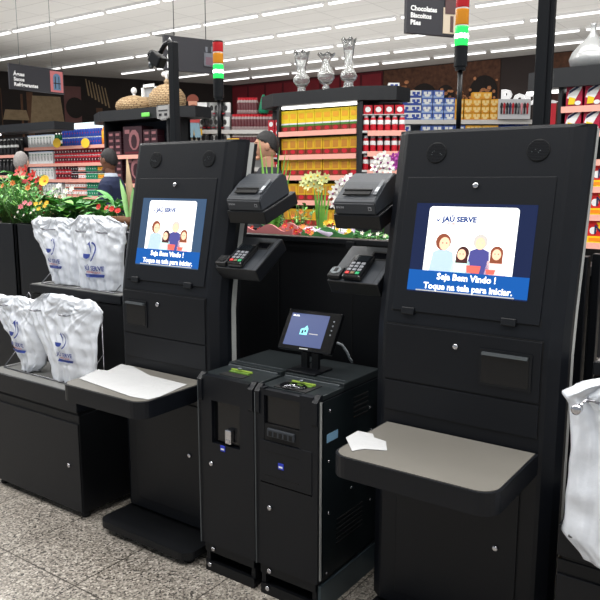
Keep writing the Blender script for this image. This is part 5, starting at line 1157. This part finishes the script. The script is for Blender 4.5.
drow('gold_pack', 'gold_pack', 455, 498, D2, zz[0], 5, 3, hh*.92, 'golden yellow pack in the stack right of the signal pole', 'pack', 'golden packs on the upper shelf')
drow('gold_pack', 'gold_pack', 472, 491, D2, zz[0]+3*hh*.92, 2, 1, hh*1.2, 'golden yellow pack topmost of the stack right of the signal pole', 'pack', 'topmost golden packs')
drow('gold_pack', 'gold_pack', 467, 498, D2, zz[1], 4, 2, hh, 'golden yellow pack on the second far shelf', 'pack', 'golden packs on the second shelf')
# hanging utensils panel
p = atd(498, 119, 10.9); t = thing('utensil_display', 'pale peg panel with hanging utensils beneath the Rotisseria lettering', 'display panel', (p.x, p.y, p.z), FR_ANG); w = (atd(530, 119, 10.9)-p).length; hb = atd(500, 99, 10.9).z-p.z
b = NB(); box(b, (0, w), (.0, .03), (0, hb)); obj('peg_panel', b, mat('peg_panel', rgb(206, 208, 212), .5), t)
cols = [pk, pr_, pk, pnavy, pr_, pk, steel, ppk]
for k in range(10):
    x = w*(.08+.09*k); b = NB(); tube(b, [(x, -.02, hb*.25), (x, -.02, hb*.62)], .012, 6); ball(b, (x, -.02, hb*(.66)), (.022, .012, .05), 0, 1); obj('utensil', b, cols[k % 8], t)
b = NB(); lathe(b, [(.03, 0), (.03, .18), (.012, .24)], 8, mis=[0, 1]); proto_mesh('slim_bottle', b, [pk, pb_]); drow('slim_bottle', 'slim_bottle', 500, 530, D2, zz[1]+.02, 12, 1, .2, 'slim dark bottle below the hanging utensils', 'bottle', 'slim dark bottles below the utensils')
# red poster display behind the right pole
p = atd(545, 128, 9.0); t = thing('banner_stand', 'red and white banner stand behind the right pole', 'banner', (p.x, p.y, 0), FR_ANG); w = (atd(555, 128, 9.0)-p).length; hb = atd(545, 90, 9.0).z
b = NB(); box(b, (0, w), (0, .02), (0, hb)); obj('banner', b, pr_, t); b = NB(); box(b, (0, w), (-.005, 0), (hb*.94, hb)); obj('banner_header', b, pw, t); b = NB(); poly_prism(b, [(w*.2, -.01), (w*.8, -.01), (w*.8, -.005), (w*.2, -.005)], hb*.955, hb*.985); obj('banner_mark', b, pk, t)

# ================= right detergent display
YR = 6.06
zR = [at(585, 106, YR).z, at(585, 131.5, YR).z, at(590, 160, YR).z, at(590, 187, YR).z, at(590, 215, YR).z, at(590, 243, YR).z, .7]
xr0 = at(557, 120, YR).x
gondola('black end display of red detergent boxes at the right edge', xr0, xr0+1.35, YR, 1.1, 2.4, .15, zR, chamL=.26, overhang=.03, lamp=False, shelf_d=.3)
b = NB(); box(b, (-.05, .30), (.0, .06), (-.02, 0)); tag(obj('canopy_lamp', b, lamp_m, loc=(xr0-.25, YR+.12, 2.25)), 'small bright lamp under the left corner of the right black canopy', 'lamp')
wb = .125; b = NB(); banded(b, wb, .07, [(.06, 0), (.12, 0), (.03, 1)]); 
f = b.faces.new([b.verts.new(q) for q in ((-wb*.45, -.038, .07), (wb*.1, -.038, .06), (wb*.47, -.038, .15), (wb*.42, -.038, .19), (-wb*.3, -.038, .13))]); f.material_index = 2
f = b.faces.new([b.verts.new(q) for q in ((-wb*.35, -.040, .10), (wb*.3, -.040, .15), (wb*.34, -.040, .17), (-wb*.3, -.040, .125))]); f.material_index = 3
f = b.faces.new([b.verts.new(q) for q in ((-wb*.35, -.040, .02), (wb*.05, -.040, .02), (wb*.1, -.040, .065), (-wb*.3, -.040, .08))]); f.material_index = 4
front_disc(b, wb*.25, .03, .025, .018, .07, 2); proto_mesh('detergent', b, [pm('crimson', 172, 24, 60), pm('crimson_top', 206, 60, 90), pw, pnavy, py_])
rn = ['top', 'second']
for i in (0, 1):
    place_row('detergent', 'detergent_box', lin((xr0+.045, YR+.06, zR[i]), (xr0+.045+.145*7, YR+.06, zR[i]), 7), 0, 'crimson detergent box with white and yellow print on the %s shelf at the right edge' % rn[i], 'box', 'crimson detergent boxes, %s shelf' % rn[i])
b = NB(); banded(b, wb, .07, [(.19, 0)]); front_rect(b, -wb*.3, wb*.4, .09, .13, .07, 1); front_rect(b, -wb*.4, wb*.4, .02, .04, .07, 2); proto_mesh('blue_detergent', b, [pnavy, pw, pr_])
place_row('blue_detergent', 'detergent_box', lin((xr0+.5, YR+.06, zR[2]), (xr0+.5+.14*5, YR+.06, zR[2]), 5), 0, 'dark blue detergent box on the third shelf at the right edge', 'box', 'dark blue detergent boxes')
b = NB(); wn = .19; banded(b, wn, .07, [(.055, 1), (.14, 0)])
f = b.faces.new([b.verts.new(q) for q in [(wn*.2*math.cos(a)*(1.8 if k % 2 else 1)+.03, -.038, .14+.028*math.sin(a)*(1.8 if k % 2 else 1)) for k, a in enumerate([2*PI*j/12 for j in range(12)])]]); f.material_index = 1
front_disc(b, -.05, .10, .028, .03, .07, 2); b2 = text_mesh('N', .10, .02, 0); f = [b.verts.new((v.co.x-.005, -.042, v.co.y+.075)) for v in b2.vertices]
for pl_ in b2.polygons: 
    try: b.faces.new([f[i] for i in pl_.vertices]).material_index = 3
    except ValueError: pass
front_rect(b, -.08, .085, .015, .04, .07, 4, .004); proto_mesh('choco_pack', b, [pm('bright_red', 214, 36, 34), pm('sun_yellow', 248, 206, 30), pw, pnavy, por])
for i, nm in ((3, 'fourth'), (4, 'fifth'), (5, 'sixth')):
    place_row('choco_pack', 'powder_pack', lin((xr0+.28, YR+.06, zR[i]), (xr0+.28+.2*5, YR+.06, zR[i]), 5), 0, 'red and yellow pack with a blue letter on the %s shelf at the right edge' % nm, 'pack', 'red and yellow packs, %s shelf' % nm)

# ================= glass vases and the silver gourd
glass = mat('clear_glass', (.96, .97, .97), .05, trans=.93, ior=1.45)
frost = mat('glass_foot', (.9, .92, .93), .12, trans=.75, ior=1.4)
def vase(label, px, ytop, ybase, prof):
    Yv = YG+.18; s = (at(px, ytop, Yv).z-at(px, ybase, Yv).z)
    t = thing('glass_vase', label, 'vase', (at(px, ybase, Yv).x, Yv, 2.4)); b = NB()
    outer = [(r*s, z*s) for r, z in prof]; innr = [(max(r*s-.008, .002), z*s) for r, z in prof[3:]]
    b2 = outer+list(reversed(innr)); lathe(b, b2, 28)
    # fluted, wavy lip
    for v in b.verts:
        f = max(0, v.co.z/s-.8)/.2; a = math.atan2(v.co.y, v.co.x); v.co.z += .03*s*f*math.sin(a*6); v.co.x *= 1+.05*f*math.sin(a*6); v.co.y *= 1+.05*f*math.sin(a*6)
    obj('bowl', b, glass, t)
    b = NB(); lathe(b, [(.17*s, 0), (.17*s, .03*s), (.10*s, .05*s), (.08*s, .08*s), (.11*s, .11*s), (.07*s, .14*s), (.03*s, .15*s)], 24); obj('foot', b, frost, t)
vase('left glass vase of three on the canopy, with a wavy lip', 301.5, 48, 90, [(.13, .0), (.10, .07), (.06, .12), (.14, .18), (.21, .28), (.19, .38), (.11, .48), (.13, .62), (.17, .82), (.21, .98)])
vase('middle glass vase, round-bellied and shortest of the three', 326, 50, 87.5, [(.14, .0), (.10, .08), (.07, .16), (.16, .22), (.24, .36), (.23, .50), (.13, .64), (.10, .76), (.15, .88), (.25, .99)])
vase('tall right glass vase of three on the canopy', 348.5, 34, 85, [(.14, .0), (.11, .06), (.06, .12), (.15, .19), (.18, .26), (.14, .34), (.09, .42), (.09, .58), (.11, .78), (.16, .98)])
Yg = YR+.3; t = thing('gourd_vase', 'large silvery white gourd-shaped vase on the right black canopy', 'vase', (at(591, 66, Yg).x, Yg, 2.4)); s = at(591, 24, Yg).z-2.4
b = NB(); prof = [(.22*s, 0), (.42*s, .12*s), (.46*s, .26*s), (.40*s, .42*s), (.26*s, .58*s), (.13*s, .70*s), (.07*s, .80*s), (.055*s, .96*s), (.07*s, 1.0*s)]; lathe(b, prof, 36)
for v in b.verts: a = math.atan2(v.co.y, v.co.x); k = 1+.03*math.sin(a*12); v.co.x *= k; v.co.y *= k
obj('body', b, mat('pearl_silver', rgb(176, 178, 178), .25, .35), t)

# ================================================================ PEOPLE
skinD = mat('skin_brown', rgb(112, 74, 56), .55, sss=.05); skinM = mat('skin_tan', rgb(190, 142, 116), .55, sss=.08); skinL = mat('skin_light', rgb(212, 170, 148), .55, sss=.08)
hairB = mat('hair_black', rgb(26, 24, 26), .6, bump=.4, bump_scale=120); hairG = mat('hair_grey', rgb(140, 136, 134), .7, noise_amt=.4, noise_scale=60, bump=.4, bump_scale=120)
def person(label, x, y, rotz, hgt, skin, hair, top_m, trouser_m, hair_style='short', arm_l=None, arm_r=None, collar=None, build=1.0, head_yaw=0.0):
    """figure built at 1.75 m facing local -y, then scaled; arm_* = (elbow, hand) points"""
    t = thing('person', label, 'person', (x, y, 0), rotz); k = hgt/1.75; t.scale = (k, k, k); B = build
    arm_r = arm_r or ((.25*B, .03, 1.14), (.26*B, -.06, .90)); arm_l = arm_l or ((-.25*B, .03, 1.14), (-.26*B, -.06, .90))
    b = NB()
    def limb(pts, rs, seg=12): tube(b, pts, rs, seg)
    for s in (-1, 1):
        limb([(s*.09, 0, .93), (s*.10, -.005, .70), (s*.10, .0, .50), (s*.10, .01, .30), (s*.10, .02, .09)], [.085, .075, .055, .052, .038])
        loft(b, [((s*.105, -.05, .0), .042, .12), ((s*.105, -.04, .05), .042, .11), ((s*.105, .0, .10), .036, .05)])
    loft(b, [((0, 0, .84), .12*B, .09), ((0, 0, .93), .165*B, .11), ((0, 0, 1.05), .14*B, .095), ((0, .005, 1.20), .155*B, .11), ((0, .01, 1.35), .155*B, .098), ((0, .01, 1.42), .11*B, .07), ((0, .01, 1.45), .055, .055)], 20)
    limb([(0, .01, 1.43), (0, 0, 1.50), (0, -.01, 1.56)], [.054, .052, .052])
    for s, (el, hd) in ((-1, arm_l), (1, arm_r)):
        sh = Vector((s*.165*B, .01, 1.375)); el = Vector(el); hd = Vector(hd)
        limb([sh, (sh+el)/2, el, (el+hd)/2, hd], [.046, .044, .038, .034, .026])
        d = (hd-el).normalized(); u = d.cross(Vector((0, 0, 1))); u = u.normalized() if u.length > .1 else Vector((1, 0, 0)); n_ = u.cross(d)
        palm = hd+d*.05; limb([hd-d*.01, hd+d*.03, hd+d*.085], [.026, .034, .032], 10)
        for j, (o_, L_) in enumerate(((-.028, .065), (-.009, .078), (.010, .072), (.028, .056))):
            r0 = hd+d*.075+u*o_; limb([r0, r0+d*L_*.5-n_*.004, r0+d*L_*.85-n_*.02, r0+d*L_-n_*.032], [.0095, .009, .008, .006], 8)
        r0 = hd+d*.03-u*s*.025; limb([r0, r0-u*s*.028+d*.025, r0-u*s*.036+d*.055], [.012, .011, .008], 8)
    body = obj('body', b, skin, t)
    rm = body.modifiers.new('join', 'REMESH'); rm.mode = 'VOXEL'; rm.voxel_size = .009; rm.use_smooth_shade = True
    # head
    Rz = Matrix.Translation((0, -.015, 1.64)) @ Matrix.Rotation(head_yaw, 4, 'Z')
    b = NB(); g = bmesh.ops.create_uvsphere(b, u_segments=28, v_segments=20, radius=1)
    for v in b.verts:
        c = v.co; w_ = .074*(1-.22*max(0, -c.z)**1.5); dd = .094
        v.co = Vector((c.x*w_, c.y*dd+(.012*max(0, c.z)), c.z*.118))
        if c.y < 0 and v.co.z < -.03: v.co.y *= .93
    ball(b, (0, -.095, -.012), (.014, .022, .026)); ball(b, (0, -.085, .012), (.009, .014, .03)); ball(b, (0, -.080, -.055), (.024, .012, .007)); ball(b, (0, -.072, -.095), (.028, .022, .018))
    for s in (-1, 1): ball(b, (s*.076, .005, -.005), (.010, .020, .032)); ball(b, (s*.03, -.083, .032), (.022, .010, .007))
    for f in b.faces: f.smooth = True
    for v in b.verts: v.co = Rz @ v.co
    hd_ = obj('head', b, skin, body); rm = hd_.modifiers.new('join', 'REMESH'); rm.mode = 'VOXEL'; rm.voxel_size = .005; rm.use_smooth_shade = True
    b = NB()
    for s in (-1, 1): ball(b, Rz @ Vector((s*.029, -.084, .012)), (.011, .008, .007), 0); ball(b, Rz @ Vector((s*.029, -.0915, .012)), (.005, .003, .005), 1)
    obj('eyes', b, [white, hairB], body)
    b = NB(); bmesh.ops.create_uvsphere(b, u_segments=44, v_segments=36, radius=1)
    lowcut = -.35 if hair_style == 'short' else -.6
    lowcut = -.42
    dele = [v for v in b.verts if v.co.z < -.60+(1-v.co.y)*.55]
    bmesh.ops.delete(b, geom=dele, context='VERTS')
    for v in b.verts:
        c = v.co.copy(); q = 1+noise.noise(c*6)*.03; v.co = Rz @ Vector((c.x*.079*q, c.y*.097*q+.006, c.z*.122*q+.003))
    bmesh.ops.solidify(b, geom=list(b.faces), thickness=.006)
    for f in b.faces: f.smooth = True
    obj('hair', b, hair, t)
    # clothing: jumper with sleeves, trousers, shoes
    b = NB()
    loft(b, [((0, 0, .86), .175*B, .125), ((0, 0, .95), .18*B, .128), ((0, 0, 1.08), .168*B, .122), ((0, .005, 1.22), .178*B, .130), ((0, .01, 1.36), .20*B, .130), ((0, .01, 1.43), .165*B, .105), ((0, .008, 1.475), .082, .078)], 24)
    for s, (el, hd) in ((-1, arm_l), (1, arm_r)):
        sh = Vector((s*.180*B, .01, 1.385)); el = Vector(el); hd = Vector(hd); tube(b, [sh, (sh+el)/2, el, (el+hd)/2, hd-(hd-el)*.05], [.070, .060, .053, .047, .040], 14)
    j = obj('jumper', b, top_m, t); rm = j.modifiers.new('join', 'REMESH'); rm.mode = 'VOXEL'; rm.voxel_size = .012; rm.use_smooth_shade = True
    b = NB(); loft(b, [((0, 0, .80), .15*B, .11), ((0, 0, .88), .172*B, .122), ((0, 0, .97), .165*B, .118)], 20)
    for s in (-1, 1): tube(b, [(s*.09, 0, .90), (s*.10, -.005, .70), (s*.10, 0, .50), (s*.10, .01, .28), (s*.10, .015, .06)], [.10, .09, .074, .068, .066], 14)
    j = obj('trousers', b, trouser_m, t); rm = j.modifiers.new('join', 'REMESH'); rm.mode = 'VOXEL'; rm.voxel_size = .012; rm.use_smooth_shade = True
    for s in (-1, 1): b = NB(); loft(b, [((s*.105, -.05, .0), .050, .135), ((s*.105, -.05, .025), .052, .138), ((s*.105, -.04, .06), .047, .12), ((s*.105, .01, .10), .040, .06)], 16); obj('shoe', b, hairB, t)
    if collar:
        b = NB(); lathe(b, [(.078, 1.455), (.068, 1.50), (.060, 1.51), (.060, 1.47)], 20, M=Matrix.Translation((0, .004, 0)) @ Matrix.Diagonal((1, .95, 1, 1)), cap=False); obj('collar', b, collar, t)
    return t
navy = mat('navy_wool', rgb(26, 36, 66), .85, noise_amt=.2, noise_scale=30); blackcloth = mat('black_cloth', rgb(28, 30, 38), .85); jeans = mat('dark_jeans', rgb(40, 48, 66), .85); redcloth = mat('red_check_cloth', rgb(150, 40, 46), .8, noise_amt=.5, noise_scale=18)
q = at(111, 182, 5.25)
person('man in a navy jumper with a pale collar, standing turned away by the drinks shelving', q.x, 5.25, math.radians(-60), 1.85, skinD, hairB, navy, jeans, collar=mat('collar_pale', rgb(190, 200, 216), .7), build=1.12, head_yaw=-.4)
q = at(268, 160, 5.1)
person('dark-haired man in a black shirt seen in profile behind the left receipt printer', q.x, 5.1, math.radians(-48), 1.935, skinM, hairB, blackcloth, blackcloth, build=1.05)
q = at(21, 170, 5.0)
person('grey-haired shopper in a red checked top half hidden by the poinsettia', q.x, 5.0, math.radians(200), 1.84, skinL, hairG, redcloth, jeans, build=1.0, head_yaw=.2)

# ================================================================ metres: shrink the measured layout about the camera foot
for o in list(scene.objects):
    if o.parent is None and o.type not in ('CAMERA', 'LIGHT'):
        o.location = o.location*S; o.scale = o.scale*S
